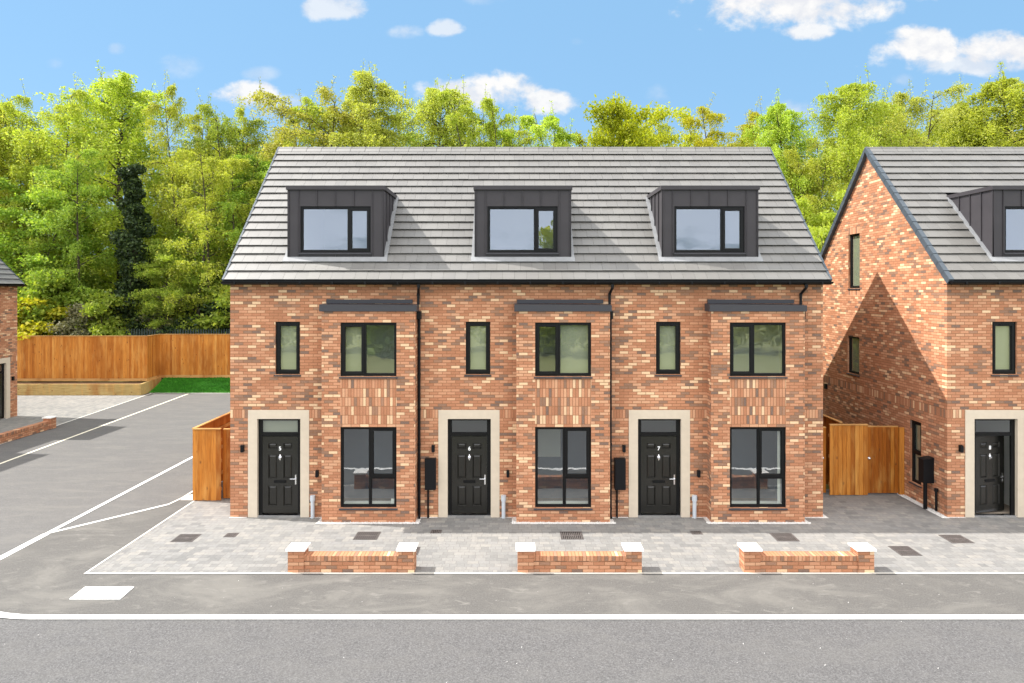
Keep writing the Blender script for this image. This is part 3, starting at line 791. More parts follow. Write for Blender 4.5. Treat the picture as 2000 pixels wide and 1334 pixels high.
# small pale chips and litter on the road
mb = MB()
for k in range(110):
    x = g.uniform(-9, 9); y = g.uniform(9.9, 14); r = g.choice((.004, .005, .006, .010)) * g.uniform(.6, 1.1); z = .004
    mb.poly([(x - r, y, z), (x, y - r, z), (x + r, y + r * .2, z + r)]); mb.poly([(x + r, y + r * .2, z + r), (x + r * .2, y + r, z), (x - r, y, z)])
o = mb.build('stone_chips', M['gravel']); tag(o, kind='stuff')

# ---------------------------------------------------------------- drain covers
def drain_cover(x0, x1, y0, y1, label, slots=11, group='iron drain covers in the paving'):
    rt = empty('drain_cover', ((x0 + x1) / 2, (y0 + y1) / 2, .004), 0, label, 'drain cover', group)
    w, d = (x1 - x0) / 2, (y1 - y0) / 2
    mb = MB(); t = .022
    for b in ((-w, w, -d, -d + t), (-w, w, d - t, d), (-w, -w + t, -d + t, d - t), (w - t, w, -d + t, d - t)): mb.box(b[0], b[1], b[2], b[3], 0, .010)
    mb.build('frame', M['iron'], rt)
    mb = MB(); mb.poly([(-w + t, -d + t, .0025), (w - t, -d + t, .0025), (w - t, d - t, .0025), (-w + t, d - t, .0025)], 1)
    pw = (2 * w - 2 * t) / slots
    for i in range(slots):
        xa = -w + t + i * pw
        mb.box(xa + pw * .22, xa + pw * .82, -d + t, d - t, .003, .0085)
    mb.box(-w + t, w - t, -.012, .012, .003, .009)
    if slots > 6: mb.box(-.04, .04, -.04, .04, .003, .0095)
    mb.build('grate', [M['iron'], M['slot_shade']], rt)
drain_cover(-7.92, -7.42, 15.81, 16.31, 'square slotted iron drain cover in front of door 5, leftmost in the paving')
drain_cover(-6.82, -6.55, 16.12, 16.38, 'small square iron drain cover in front of door 5', 5)
drain_cover(-3.72, -3.16, 15.95, 16.47, 'slotted iron drain cover below the bay window of house 5')
drain_cover(-1.96, -1.70, 16.38, 16.60, 'small square iron drain cover in front of door 6', 5)
drain_cover(1.15, 1.68, 15.97, 16.48, 'slotted iron drain cover below the bay window of house 6')
drain_cover(4.30, 4.56, 16.30, 16.52, 'small dark iron drain cover in front of door 7', 5)
drain_cover(6.17, 6.69, 15.86, 16.38, 'slotted iron drain cover below the bay window of house 7')
drain_cover(10.15, 10.67, 15.74, 16.26, 'slotted iron drain cover in front of house 8, farther of the two near its door')
drain_cover(8.56, 9.02, 15.0, 15.55, 'slotted iron drain cover beside the end of the right garden wall')
drain_cover(-2.55, -2.08, 15.05, 15.5, 'slotted iron drain cover half hidden behind the left garden wall pier')
rt = empty('chamber_cover', (-7.9, 13.15, .002), 0, 'white rectangular chamber cover set in the asphalt footpath corner', 'chamber cover')
mb = MB(); mb.hexa([(-.46, -.26, 0), (.50, -.26, 0), (.47, .27, 0), (-.49, .27, 0), (-.46, -.26, .012), (.50, -.26, .012), (.47, .27, .012), (-.49, .27, .012)]); mb.build('slab', M['line'], rt, bevel=.004)
mb = MB(); mb.box(-.06, .06, -.018, .018, .0125, .016); mb.box(.02, .05, -.05, -.018, .0125, .016); mb.build('lifting_slot', M['greyplastic'], rt)

# ---------------------------------------------------------------- garden walls
def garden_wall(loc, L, rz, label, group='low brick garden walls along the footpath'):
    rt = empty('garden_wall', loc, rz, label, 'wall', group)
    def bx(mb, x0, x1, y0, y1, z0, z1, top=0):
        mb.poly([(x0, y0, z0), (x1, y0, z0), (x1, y0, z1), (x0, y0, z1)], 0); mb.poly([(x1, y1, z0), (x0, y1, z0), (x0, y1, z1), (x1, y1, z1)], 0)
        mb.poly([(x0, y1, z0), (x0, y0, z0), (x0, y0, z1), (x0, y1, z1)], 0); mb.poly([(x1, y0, z0), (x1, y1, z0), (x1, y1, z1), (x1, y0, z1)], 0)
        mb.poly([(x0, y0, z1), (x1, y0, z1), (x1, y1, z1), (x0, y1, z1)], top)
    mb = MB(); bx(mb, .33, L - .33, .02, .27, 0, .245); mb.build('wall', WALL, rt)
    mb = MB(); x0, x1, y0, y1, z0, z1 = .33, L - .33, .012, .278, .245, .345
    mb.poly([(x0, y0, z0), (x1, y0, z0), (x1, y0, z1), (x0, y0, z1)], 0, [(z0, x0), (z0, x1), (z1, x1), (z1, x0)])
    mb.poly([(x0, y0, z1), (x1, y0, z1), (x1, y1, z1), (x0, y1, z1)], 0, [(y0, x0), (y0, x1), (y1 - .05, x1), (y1 - .05, x0)])
    mb.poly([(x1, y1, z0), (x0, y1, z0), (x0, y1, z1), (x1, y1, z1)], 0, [(z0, x1), (z0, x0), (z1, x0), (z1, x1)])
    mb.build('coping', M['soldier'], rt)
    for x in (0, L - .33):
        mb = MB(); bx(mb, x, x + .33, -.005, .325, 0, .455); p = mb.build('pier', WALL, rt)
        mb = MB(); a, b, c, d = x - .035, x + .365, -.04, .36
        mb.hexa([(a, c, .455), (b, c, .455), (b, d, .455), (a, d, .455), (a, c, .495), (b, c, .495), (b, d, .495), (a, d, .495)])
        mb.poly([(a, c, .4955), (b, c, .4955), ((a + b) / 2, (c + d) / 2, .512)]); mb.poly([(b, c, .4955), (b, d, .4955), ((a + b) / 2, (c + d) / 2, .512)])
        mb.poly([(b, d, .4955), (a, d, .4955), ((a + b) / 2, (c + d) / 2, .512)]); mb.poly([(a, d, .4955), (a, c, .4955), ((a + b) / 2, (c + d) / 2, .512)])
        mb.build('cap_stone', M['capstone'], p, bevel=.006)
garden_wall((-4.63, 14.1, 0), 2.61, 0, 'low brick garden wall with white capped piers in front of house 5')
garden_wall((.116, 14.1, 0), 2.565, 0, 'low brick garden wall with white capped piers in front of house 6')
garden_wall((4.80, 14.1, 0), 2.68, 0, 'low brick garden wall with white capped piers in front of house 7')
garden_wall((-19.62, 28.9, 0), 4.2, R(-90), 'low brick garden wall beside the asphalt lane at the left edge')

# ---------------------------------------------------------------- fences
def boards(mb, p0, p1, z0, z1, w=.125, th=.022, out=1, gap=0, jit=.006, lap=True):
    a, b = Vector(p0), Vector(p1); L = (b - a).length; d = (b - a) / L; nn = Vector((d.y, -d.x)) * out
    n = max(1, round(L / w)); w = L / n
    for i in range(n):
        s0, s1 = i * w, (i + 1) * w - gap + (.008 if lap else 0)
        o = rnd.uniform(0, .004); t0, t1 = z0 + rnd.uniform(-jit, jit) * .5, z1 + rnd.uniform(-jit, jit)
        q = []
        for z in (t0, t1):
            A = a + d * s0 + nn * (th + o); B = a + d * s1 + nn * (th * (.35 if lap else 1) + o); C = a + d * s1 - nn * .004; D = a + d * s0 - nn * .004
            q += [(*A, z), (*B, z), (*C, z), (*D, z)]
        if out < 0: q = [q[3], q[2], q[1], q[0], q[7], q[6], q[5], q[4]]
        mb.hexa(q)
def rail(mb, p0, p1, z0, z1, t=.05, ext=.0):
    a, b = Vector(p0), Vector(p1); d = (b - a).normalized(); nn = Vector((d.y, -d.x)) * t; a = a - d * ext; b = b + d * ext
    mb.hexa([(*(a + nn), z0), (*(b + nn), z0), (*(b - nn), z0), (*(a - nn), z0), (*(a + nn), z1), (*(b + nn), z1), (*(b - nn), z1), (*(a - nn), z1)])
def fence(name, label, cat, runs, z0, z1, mat, group=None, capz=True, w=.125, plinth=False):
    c = runs[0][0]; rt = empty(name, (0, 0, 0), 0, label, cat, group); rt.location = (c[0], c[1], z0)
    for p0, p1 in runs:
        q0 = (p0[0] - c[0], p0[1] - c[1]); q1 = (p1[0] - c[0], p1[1] - c[1])
        mb = MB(); boards(mb, q0, q1, .0 if not plinth else .16, z1 - z0, w); mb.build('board_panel', M[mat], rt)
        d = (Vector(q1) - Vector(q0)).normalized(); bk = Vector((-d.y, d.x)) * .045
        mb = MB(); rail(mb, q0, q1, z1 - z0, z1 - z0 + .03, .045)
        mb.build('cap_rail', M['rail'], rt)
        for zz in (.3, (z1 - z0) * .55, z1 - z0 - .3):
            mb = MB(); rail(mb, tuple(Vector(q0) + bk), tuple(Vector(q1) + bk), zz - .04, zz + .04, .03)
            mb.build('arris_rail', M['rail'], rt)
        if plinth:
            mb = MB(); rail(mb, q0, q1, 0, .158, .014); mb.build('gravel_board', M['rail'], rt)
    return rt
fence('boundary_fence', 'tall orange close board timber fence along the back, stepping back behind the lawn', 'fence',
      [((-34, 38.65), (-20.65, 38.62)), ((-20.65, 38.62), (-20.75, 40.2)), ((-20.75, 40.2), (-6, 40.2))], .66, 3.2, 'fence', plinth=True)
rt = empty('retaining_wall', (-34, 37.7, 0), 0, 'low pale timber sleeper wall under the tall fence, holding the planting bed', 'retaining wall')
for k, (za, zb) in enumerate(((0, .205), (.208, .413), (.416, .62))):
    mb = MB()
    for i in range(6):
        xa = -.3 * (k % 2) + i * 2.4; xb = min(xa + 2.396, 13.5)
        if xb > xa: mb.box(max(xa, 0), xb, 0, .12, za, zb)
    mb.build('sleeper', M['sleeper'], rt)
mb = MB()
mb.hexa([(13.4, .121, 0), (13.52, .121, 0), (13.35, 2.5, .05), (13.23, 2.5, .05), (13.4, .121, .62), (13.52, .121, .62), (13.35, 2.5, .70), (13.23, 2.5, .70)])
mb.build('sleeper', M['sleeper'], rt)
SF = 'timber fence panels beside the houses'
fence('side_fence', 'orange timber fence panel turning back along the lane beside house 5', 'fence', [((-8.83, 18.9), (-8.06, 18.9)), ((-8.83, 27), (-8.83, 18.92))], 0.02, 1.98, 'fence', SF)
def gate(label, x0, x1, y, z1, knob_x, group='timber side gates'):
    rt = empty('wooden_gate', (x0, y, .03), 0, label, 'gate', group)
    mb = MB(); boards(mb, (0, 0), (x1 - x0, 0), 0.02, z1 - .03, .11, .012, lap=False, gap=.008, jit=.001); mb.build('board_panel', M['gate'], rt)
    mb = MB(); rail(mb, (0, .03), (x1 - x0, .03), z1 - .03, z1 - .005, .04); mb.build('cap_rail', M['rail'], rt)
    mb = MB(); kx = knob_x - x0
    mb.tube([(kx, -.012, 1.02), (kx, -.02, 1.02)], .042, 14); mb.tube([(kx, -.02, 1.02), (kx, -.05, 1.02)], [.014, .014], 10)
    n = 8
    mb.tube([(kx, -.05 - .055 * i / n, 1.02) for i in range(n + 1)], [max(.004, .034 * math.sin(math.pi * (i + .3) / (n + .6))) for i in range(n + 1)], 12)
    mb.build('knob', M['chrome'], rt, True)
    return rt
gate('narrow orange timber gate with round metal knob beside house 5', -8.04, -7.26, 19.0, 1.95, -7.62)
fence('side_fence', 'orange timber fence panel of vertical boards between two gates, beside house 7', 'fence', [((9.02, 19.40), (10.10, 19.40))], 0.02, 2.0, 'fence', SF, w=.12)
gate('dark orange timber gate with round metal knob against the gable of house 8', 10.13, 11.02, 19.48, 1.93, 10.17)
gate('timber gate beside the wall of house 7, almost hidden by the house corner', 8.02, 8.98, 19.52, 1.90, 8.86)
mb = MB(); mb.box(0, .14, -.03, .05, 0, 1.92)
o = mb.build('gate_post', M['fence']); o.location = (11.03, 19.46, 0); tag(o, 'pale timber gate post fixed against the gable of house 8', 'gate post')
fence('garden_fence', 'dark timber fence running back between the gardens behind the gates', 'fence', [((9.45, 27), (9.45, 19.6))], 0.02, 2.02, 'gate', w=.125)
# steel palisade behind the boundary fence
rt = empty('palisade_fence', (-34, 41.2, .5), 0, 'dark green steel palisade fence showing above the timber fence', 'fence')
mb = MB(); x = 0
while x < 20:
    mb.poly([(x, 0, 0), (x + .075, 0, 0), (x + .075, 0, 2.85), (x + .055, 0, 2.98), (x + .02, 0, 2.98), (x, 0, 2.85)]); mb.poly([(x + .075, .02, 0), (x, .02, 0), (x, .02, 2.85), (x + .02, .02, 2.98), (x + .055, .02, 2.98), (x + .075, .02, 2.85)])
    x += .155
mb.build('pales', M['palisade'], rt)
for zz in (.4, 2.5):
    mb = MB(); mb.box(0, 20, .03, .08, zz, zz + .06); mb.build('rail', M['palisade'], rt)
# ---------------------------------------------------------------- trees
def leaf_mesh(name, C, A, B):
    """many small diamond leaves: centres C, half axes A and B"""
    n = len(C)
    V = np.empty((n, 4, 3), np.float32); V[:, 0] = C - A; V[:, 1] = C + B - A * .15; V[:, 2] = C + A; V[:, 3] = C - B - A * .15
    me = bpy.data.meshes.new(name)
    me.vertices.add(n * 4); me.vertices.foreach_set('co', V.ravel())
    me.loops.add(n * 4); me.loops.foreach_set('vertex_index', np.arange(n * 4, dtype=np.int32))
    me.polygons.add(n); me.polygons.foreach_set('loop_start', np.arange(0, n * 4, 4, dtype=np.int32)); me.polygons.foreach_set('loop_total', np.full(n, 4, np.int32))
    me.materials.append(None); me.update(calc_edges=True); me.validate()
    return me
def unit(v): return v / np.maximum(np.linalg.norm(v, axis=-1, keepdims=True), 1e-6)
def leaves_at(rg, P, size, down=0.0, flat=0.0):
    n = len(P)
    a = unit(rg.normal(size=(n, 3)) + np.array([0, 0, -down])); r = rg.normal(size=(n, 3)); r[:, 2] *= (1 - flat)
    b = unit(np.cross(a, r)); s = size * rg.uniform(.65, 1.3, (n, 1))
    return P, a * s, b * s * .58
def tube_np(mb, pts, r0, r1, n=5):
    k = len(pts); mb.tube(pts, [r0 + (r1 - r0) * i / (k - 1) for i in range(k)], n, 0, False)

def tree_mesh(name, seed, H=18.0, Rc=3.0, kind='birch', nb=46, low=.16, dens=1.0, leaf=.10, trunks=1, strand=1.0):
    rg = np.random.default_rng(seed); mb = MB(); pts = []; tips = []
    for tk in range(trunks):
        lean = rg.normal(size=2) * (.035 if trunks == 1 else .13) * H
        base = rg.normal(size=2) * (.0 if trunks == 1 else .25)
        wob = rg.normal(size=(2, 2)) * .02 * H
        def trunk(t):
            xy = base + lean * t ** 1.4 + wob[0] * math.sin(3.1 * t) + wob[1] * math.sin(5.7 * t) * .5
            return np.array([xy[0], xy[1], t * H * .97])
        tr = [trunk(t) for t in np.linspace(0, 1, 11)]
        rad = .012 * H * (1 if trunks == 1 else .7)
        tube_np(mb, tr, rad, .015, 8)
        for i in range(nb // trunks):
            t = low + (1 - low) * ((i + rg.uniform(0, 1)) / (nb // trunks)) ** .78
            t = min(t, .985)
            tt = (t - low) / (1 - low)
            prof = (.62 + .38 * math.sin(math.pi * min(1, tt * .8 + .15))) * (1 - max(0, (tt - .72) / .28) ** 2 * .5) if kind == 'birch' else math.sin(math.pi * (.2 + .68 * tt)) ** .6
            L = Rc * prof * rg.uniform(.65, 1.18)
            az = i * 2.39996 + rg.uniform(-.5, .5) + tk
            up = rg.uniform(.45, 1.1) if kind == 'birch' else rg.uniform(.1, .7)
            if t > .82: up += .25
            d = np.array([math.cos(az), math.sin(az), up]); d /= np.linalg.norm(d)
            p = trunk(t); br = [p]; cur = d.copy(); st = L / 6
            for k in range(6):
                cur = cur + np.array([0, 0, -.10 - .05 * k]) * (1 if kind == 'birch' else .4) + rg.normal(size=3) * .10
                cur /= np.linalg.norm(cur); p = p + cur * st; br.append(p)
            tube_np(mb, br, max(.018, rad * .46 * (1 - t * .6)), .008, 4)
            for k in range(2, 7):
                pts.append(br[k])
                for q in range(2):
                    sd = cur * .5 + rg.normal(size=3) * .8; sd[2] = abs(sd[2]) * .3 + rg.uniform(-.1, .25); sd /= np.linalg.norm(sd)
                    sl = L * rg.uniform(.18, .38); a = br[k]; b = a + sd * sl * .55; c = b + (sd + np.array([0, 0, -.35])) * sl * .5
                    if q == 0: tube_np(mb, [a, b, c], .010, .004, 3)
                    pts += [b, c, (a + b) / 2]
    P = np.array(pts)
    if kind == 'birch':
        ns = max(1, int(round(2.6 * dens)))
        T = np.repeat(P, ns, 0); n = len(T)
        az = rg.uniform(0, 2 * np.pi, n); out = np.stack([np.cos(az), np.sin(az), rg.uniform(-.2, .5, n)], 1) * rg.uniform(.05, .34, (n, 1))
        ln = rg.gamma(2.2, .30, n) * strand + .15
        C = []
        for k in range(9):
            f = (k + .5) / 9; keep = rg.uniform(size=n) < .95
            q = T + out * min(1, f * 2.2) + np.stack([rg.normal(0, .055, n), rg.normal(0, .055, n), -ln * f ** 1.3 + .12], 1)
            C.append(q[keep])
        C = np.concatenate(C)
        up = P[P[:, 2] > H * .70]; up = up[rg.integers(0, len(up), 34)]
        for q in up:   # thin upright sprigs above the crown
            L = rg.uniform(.5, 1.5); d = unit(np.array([rg.normal() * .3, rg.normal() * .3, 1.0])); m = int(L * 17)
            tube_np(mb, [q, q + d * L * .5, q + d * L], .012, .004, 3)
            f = rg.uniform(.15, 1.0, (m, 1)); C = np.concatenate([C, q + d * L * f + rg.normal(0, .07, (m, 3))])
        return mb, leaf_mesh(name, *leaves_at(rg, C, leaf, .9))
    else:
        ns = int(round(16 * dens))
        T = np.repeat(P, ns, 0); n = len(T)
        C = T + rg.normal(size=(n, 3)) * np.array([.27, .27, .19]) * (H / 18) ** .3
        return mb, leaf_mesh(name, *leaves_at(rg, C, leaf, .2, .5))

PROTO = {}
def proto(key, *a, **k):
    mb, lm = tree_mesh(key, *a, **k)
    tr = mb.build('trunk', M['bark'], None, True)
    cr = bpy.data.objects.new('crown', lm); COL.objects.link(cr)
    zs = np.empty(len(lm.vertices) * 3, np.float32); lm.vertices.foreach_get('co', zs); zs = zs.reshape(-1, 3)
    r = np.percentile(np.hypot(zs[:, 0] - np.median(zs[:, 0]), zs[:, 1] - np.median(zs[:, 1])), 90)
    PROTO[key] = (tr, cr, float(np.percentile(zs[:, 2], 99.6 if len(zs) > 60000 else 99.9)), float(r), float(np.median(zs[:, 0])))
proto('weepA', 11, 18, 3.3, 'birch', 54, .16, 1.45, .060, strand=1.5)
proto('weepB', 23, 18, 3.0, 'birch', 50, .18, 1.45, .059, strand=1.25)
proto('birchC', 35, 18, 2.7, 'birch', 44, .24, 1.2, .060, trunks=2, strand=.9)
proto('birchD', 47, 18, 3.4, 'birch', 48, .22, 1.2, .060, trunks=3, strand=1.0)
proto('sparse', 59, 18, 2.3, 'birch', 36, .3, 1.15, .066, trunks=3, strand=.6)
proto('oakA', 61, 16, 3.4, 'oak', 44, .2, 1.15, .105)
proto('oakB', 73, 16, 3.0, 'oak', 38, .22, 1.0, .10, trunks=2)
proto('shrubA', 81, 4, 1.5, 'oak', 34, .06, 1.3, .075, trunks=3)
proto('shrubB', 93, 4, 1.4, 'oak', 30, .05, 1.0, .09, trunks=4)
used = set()
def place(key, name, px, ytop, Y, wpx, mat, label, cat, group, rot=None, zb=.55):
    tr0, cr0, h0, r0, xc = PROTO[key]
    X = (px - 1000) * Y / 1333; H = 5.86 - (ytop - 565) * Y / 1333 - zb
    sz = H / h0; sx = 1.15 * (wpx * Y / 1333) / (2 * r0)
    rt = empty(name, (X, Y, zb), 0, label, cat, group)
    a = rnd.uniform(0, 6.28) if rot is None else rot
    for o0 in (tr0, cr0):
        if key in used: o = o0.copy(); COL.objects.link(o)
        else: o = o0
        o.parent = rt; o.scale = (sx, sx, sz); o.rotation_euler = (0, 0, a)
        if o.data == cr0.data:
            o.material_slots[0].link = 'OBJECT'; o.material_slots[0].material = M[mat]
    used.add(key)
    return rt
FG = 'trees of the wood behind the houses'
TR = [
 ('weepB', 'birch_tree', -45, 205, 46, 190, 'leaf_birch', 'green birch with leafy top at the left edge of the wood'),
 ('birchC', 'birch_tree', 95, 178, 45, 150, 'leaf_birch', 'yellow green birch with two stems near the left edge, above the roof corner'),
 ('weepA', 'birch_tree', 235, 146, 47.5, 235, 'leaf_birch', 'tallest weeping birch with broad drooping yellow green crown, above the ivy clad trunk'),
 ('birchC', 'birch_tree', 362, 185, 46, 120, 'leaf_birch', 'narrow light green birch just right of the tallest weeping birch'),
 ('birchD', 'birch_tree', 442, 222, 46, 165, 'leaf_green', 'dull green birch with sparse top, left of the terrace roof'),
 ('birchD', 'birch_tree', 585, 183, 47, 235, 'leaf_olive', 'olive yellow birch with rounded crown rising above the left end of the terrace roof'),
 ('weepB', 'birch_tree', 728, 154, 48, 165, 'leaf_olive', 'tall feathery birch above the left dormer'),
 ('weepA', 'birch_tree', 842, 180, 47, 175, 'leaf_olive', 'dense drooping birch just left of the sky gap over the middle dormer'),
 ('sparse', 'birch_tree', 962, 194, 46, 130, 'leaf_birch', 'thin sparse birch showing its stem, right of the sky gap over the middle dormer'),
 ('sparse', 'birch_tree', 1070, 222, 46, 175, 'leaf_birch', 'low sparse birch with dark twiggy top over the ridge, left of the oak'),
 ('oakA', 'oak_tree', 1215, 204, 44, 150, 'leaf_oak', 'bright green oak with large leaves above the ridge left of the right dormer'),
 ('oakB', 'oak_tree', 1325, 212, 46, 155, 'leaf_yellow', 'yellow leaved tree above the right dormer, left of a narrow sky gap'),
 ('birchC', 'birch_tree', 1432, 212, 46, 160, 'leaf_yellow', 'golden birch right of the narrow sky gap above the right dormer'),
 ('weepB', 'birch_tree', 1522, 200, 44, 125, 'leaf_birch', 'light green drooping birch above the right end of the terrace roof'),
 ('weepA', 'birch_tree', 1650, 176, 44, 165, 'leaf_birch', 'drooping birch with ragged top directly above the gable peak of house 8'),
 ('birchD', 'birch_tree', 1805, 180, 46, 190, 'leaf_olive', 'broad olive birch behind the roof of house 8'),
 ('weepB', 'birch_tree', 1960, 150, 46, 190, 'leaf_birch', 'tall birch at the right edge above the roof of house 8'),
 ('birchC', 'birch_tree', 655, 200, 49, 140, 'leaf_birch', 'yellow green birch between the olive birch and the tall feathery birch'),
 ('birchC', 'birch_tree', 520, 222, 48, 120, 'leaf_birch', 'birch peeking over the left corner of the terrace ridge'),
 ('weepB', 'birch_tree', 1728, 200, 48, 120, 'leaf_birch', 'birch top behind the ridge of house 8, right of its gable peak'),
 ('weepB', 'birch_tree', 1885, 198, 48, 130, 'leaf_birch', 'pale birch top behind the ridge of house 8, left of the rightmost tall birch'),
 ('birchD', 'birch_tree', 1015, 240, 48.5, 130, 'leaf_birch', 'low bushy birch between the two sparse birches over the ridge'),
 ('oakB', 'leafy_tree', 1150, 250, 47, 110, 'leaf_oak', 'low leafy treetop just left of the oak above the ridge'),
 ('birchD', 'birch_tree', 1275, 232, 48, 100, 'leaf_birch', 'pale green treetop between the oak and the yellow leaved tree'),
 ('oakB', 'leafy_tree', 45, 340, 43, 190, 'leaf_green', 'mid green tree low at the left edge, in front of the birches'),
 ('birchC', 'birch_tree', 140, 300, 43, 150, 'leaf_green', 'slender green tree between the left edge and the ivy clad trunk'),
 ('oakA', 'leafy_tree', 318, 470, 42.2, 85, 'leaf_green', 'broad leaved young tree in front of the ivy clad trunk'),
 ('birchD', 'birch_tree', 405, 300, 43, 170, 'leaf_birch', 'birch with dark bare stem left of the terrace roof edge'),
 ('weepB', 'birch_tree', 505, 310, 45, 150, 'leaf_green', 'green birch tucked behind the sloping left verge of the terrace roof'),
 ('oakB', 'leafy_tree', 355, 490, 43.5, 110, 'leaf_birch', 'small light green tree over the lawn, left of the terrace'),
 ('birchD', 'birch_tree', 1575, 300, 42, 150, 'leaf_birch', 'yellow green birch filling the gap between the terrace roof and the gable'),
 ('oakB', 'leafy_tree', 1610, 380, 39, 150, 'leaf_birch', 'low leafy tree at the foot of the gap between terrace roof and gable'),
]
for t in TR: place(*t, 'tree', FG)
for px, yt, Y, w in [(-60, 300, 54, 240), (60, 262, 56, 240), (180, 250, 57, 240), (310, 262, 54, 230), (420, 285, 57, 230), (520, 288, 55, 190), (640, 262, 56, 220), (770, 240, 57, 220), (860, 262, 55, 120),
                     (1010, 285, 56, 120), (1110, 285, 54, 150), (1240, 272, 57, 190), (1330, 285, 55, 70), (1450, 268, 56, 130), (1530, 285, 53, 90), (1660, 255, 55, 170), (1740, 250, 57, 200), (1850, 240, 55, 220), (1930, 232, 57, 220), (2060, 230, 54, 220)]:
    place(rnd.choice(['weepB', 'birchC', 'birchD', 'oakB']), 'birch_tree', px, yt, Y, w, rnd.choice(['leaf_birch', 'leaf_olive', 'leaf_green']),
          'green tree deeper in the wood, mostly hidden behind the front trees', 'tree', 'trees in the second row of the wood')
SH = 'shrubs behind the tall fence'
for t in [('shrubB', 'shrub', 70, 585, 41.6, 130, 'leaf_yellow', 'yellow flowering shrub above the fence at the left, next to the roof corner'),
          ('shrubA', 'shrub', 178, 590, 42, 95, 'leaf_grey', 'grey green twiggy shrub above the fence, right of the yellow shrub'),
          ('shrubB', 'shrub', 222, 575, 41.6, 95, 'leaf_green', 'bright green shrub under the ivy clad trunk'),
          ('shrubA', 'shrub', 335, 560, 43.2, 95, 'leaf_grey', 'pale sparse shrub where the fence steps back'),
          ('shrubB', 'shrub', 415, 575, 43.6, 110, 'leaf_dark', 'dark green shrub above the fence beside the terrace'),
          ('shrubA', 'shrub', 125, 520, 43, 130, 'leaf_green', 'green shrub rising behind the yellow shrub'),
          ('shrubA', 'shrub', 20, 560, 43, 120, 'leaf_green', 'green shrub behind the house corner at the left edge'),
          ('shrubB', 'shrub', 1620, 440, 37, 110, 'leaf_birch', 'light green shrub beside the lower gable verge of house 8'),
          ('shrubA', 'shrub', 470, 520, 44, 130, 'leaf_green', 'green shrub half hidden by the left wall of the terrace')]:
    place(*t, 'shrub', SH)
# ivy clad trunk
rg = np.random.default_rng(5); n = 17000
X0, Y0 = (256 - 1000) * 42.4 / 1333, 42.4
n = 30000; nbl = 46
bt = np.linspace(0.02, .97, nbl) ** .9; br = rg.uniform(.42, .95, nbl) * (1.15 - .62 * bt); ba = rg.uniform(0, 2 * np.pi, nbl); bo = rg.uniform(.1, .85, nbl) * (1.2 - .8 * bt)
k = rg.integers(0, nbl, n); sh = unit(rg.normal(size=(n, 3))) * rg.uniform(.35, 1.0, (n, 1)) ** .5 * br[k][:, None]
Pp = np.stack([bo[k] * 1.35 * np.cos(ba[k]) + .25 * np.sin(bt[k] * 3), bo[k] * np.sin(ba[k]), .2 + bt[k] * 12.9], 1) + sh * np.array([1.3, 1.2, .8])
rt = empty('ivy_tree', (X0, Y0, .55), 0, 'dead straight trunk wrapped in dark ivy, in front of the tallest birch', 'tree', FG)
cr = bpy.data.objects.new('crown', leaf_mesh('ivy', *leaves_at(rg, Pp, .095, .6))); COL.objects.link(cr); cr.parent = rt; cr.data.materials[0] = M['leaf_dark']
mb = MB(); tube_np(mb, [(0, 0, 0), (.1, 0, 5), (.3, 0, 9), (.2, 0, 12.8)], .26, .06, 8); mb.build('trunk', M['bark'], rt, True)
# undergrowth and the mass of the wood: nobody could count it
def mass(name, seed, n, x0, x1, y0, y1, hmin, hmax, z0, mat, leaf, blob=1.6):
    rg = np.random.default_rng(seed); nb = max(5, int((x1 - x0) * (y1 - y0) / 3.2)); cx = rg.uniform(x0, x1, nb); cy = rg.uniform(y0, y1, nb); ch = rg.uniform(hmin, hmax, nb)
    k = rg.integers(0, nb, n); u = unit(rg.normal(size=(n, 3))) * rg.uniform(.5, 1, (n, 1)) ** .5 * blob
    P = np.stack([cx[k] + u[:, 0], cy[k] + u[:, 1], z0 + rg.uniform(0, 1, n) ** .8 * ch[k] + u[:, 2] * .5], 1)
    o = bpy.data.objects.new(name, leaf_mesh(name, *leaves_at(rg, P, leaf, .4))); COL.objects.link(o); o.data.materials[0] = M[mat]; tag(o, kind='stuff'); return o
mass('undergrowth', 1, 60000, -40, 45, 47, 52, 3.0, 7.5, .5, 'leaf_green', .15)
mass('far_wood', 2, 60000, -55, 60, 60, 70, 8, 13, .5, 'leaf_green', .24, 2.2)
# the wood edge across the road, seen only mirrored in the panes
mass('roadside_wood', 3, 26000, -40, 40, -34, -28, 3.5, 6.5, .8, 'leaf_birch', .26, 1.9)
mass('roadside_wood', 6, 5000, -12.6, -10.6, -27, -26, 4.5, 5.5, .3, 'leaf_green', .2, 1.3)
mass('roadside_wood', 7, 5000, 2.2, 3.6, -27, -26, 4.5, 5.5, .3, 'leaf_green', .2, 1.2)
mass('roadside_wood', 4, 5000, 3.2, 4.6, -27, -25, 8.5, 11.2, .5, 'leaf_birch', .2, 1.2)

# ---------------------------------------------------------------- sun, sky, camera
SUND = Vector((.785, -.13, -1.0)).normalized()
ELEV = math.asin(-SUND.z); AZ = math.atan2(-SUND.x, -SUND.y)
sl = bpy.data.lights.new('sun', 'SUN'); sl.energy = SUN_E; sl.angle = R(.5); sl.color = (1.0, .955, .89)
so = bpy.data.objects.new('sun', sl); COL.objects.link(so); so.rotation_euler = SUND.to_track_quat('-Z', 'Y').to_euler(); so.location = (-30, 10, 50)

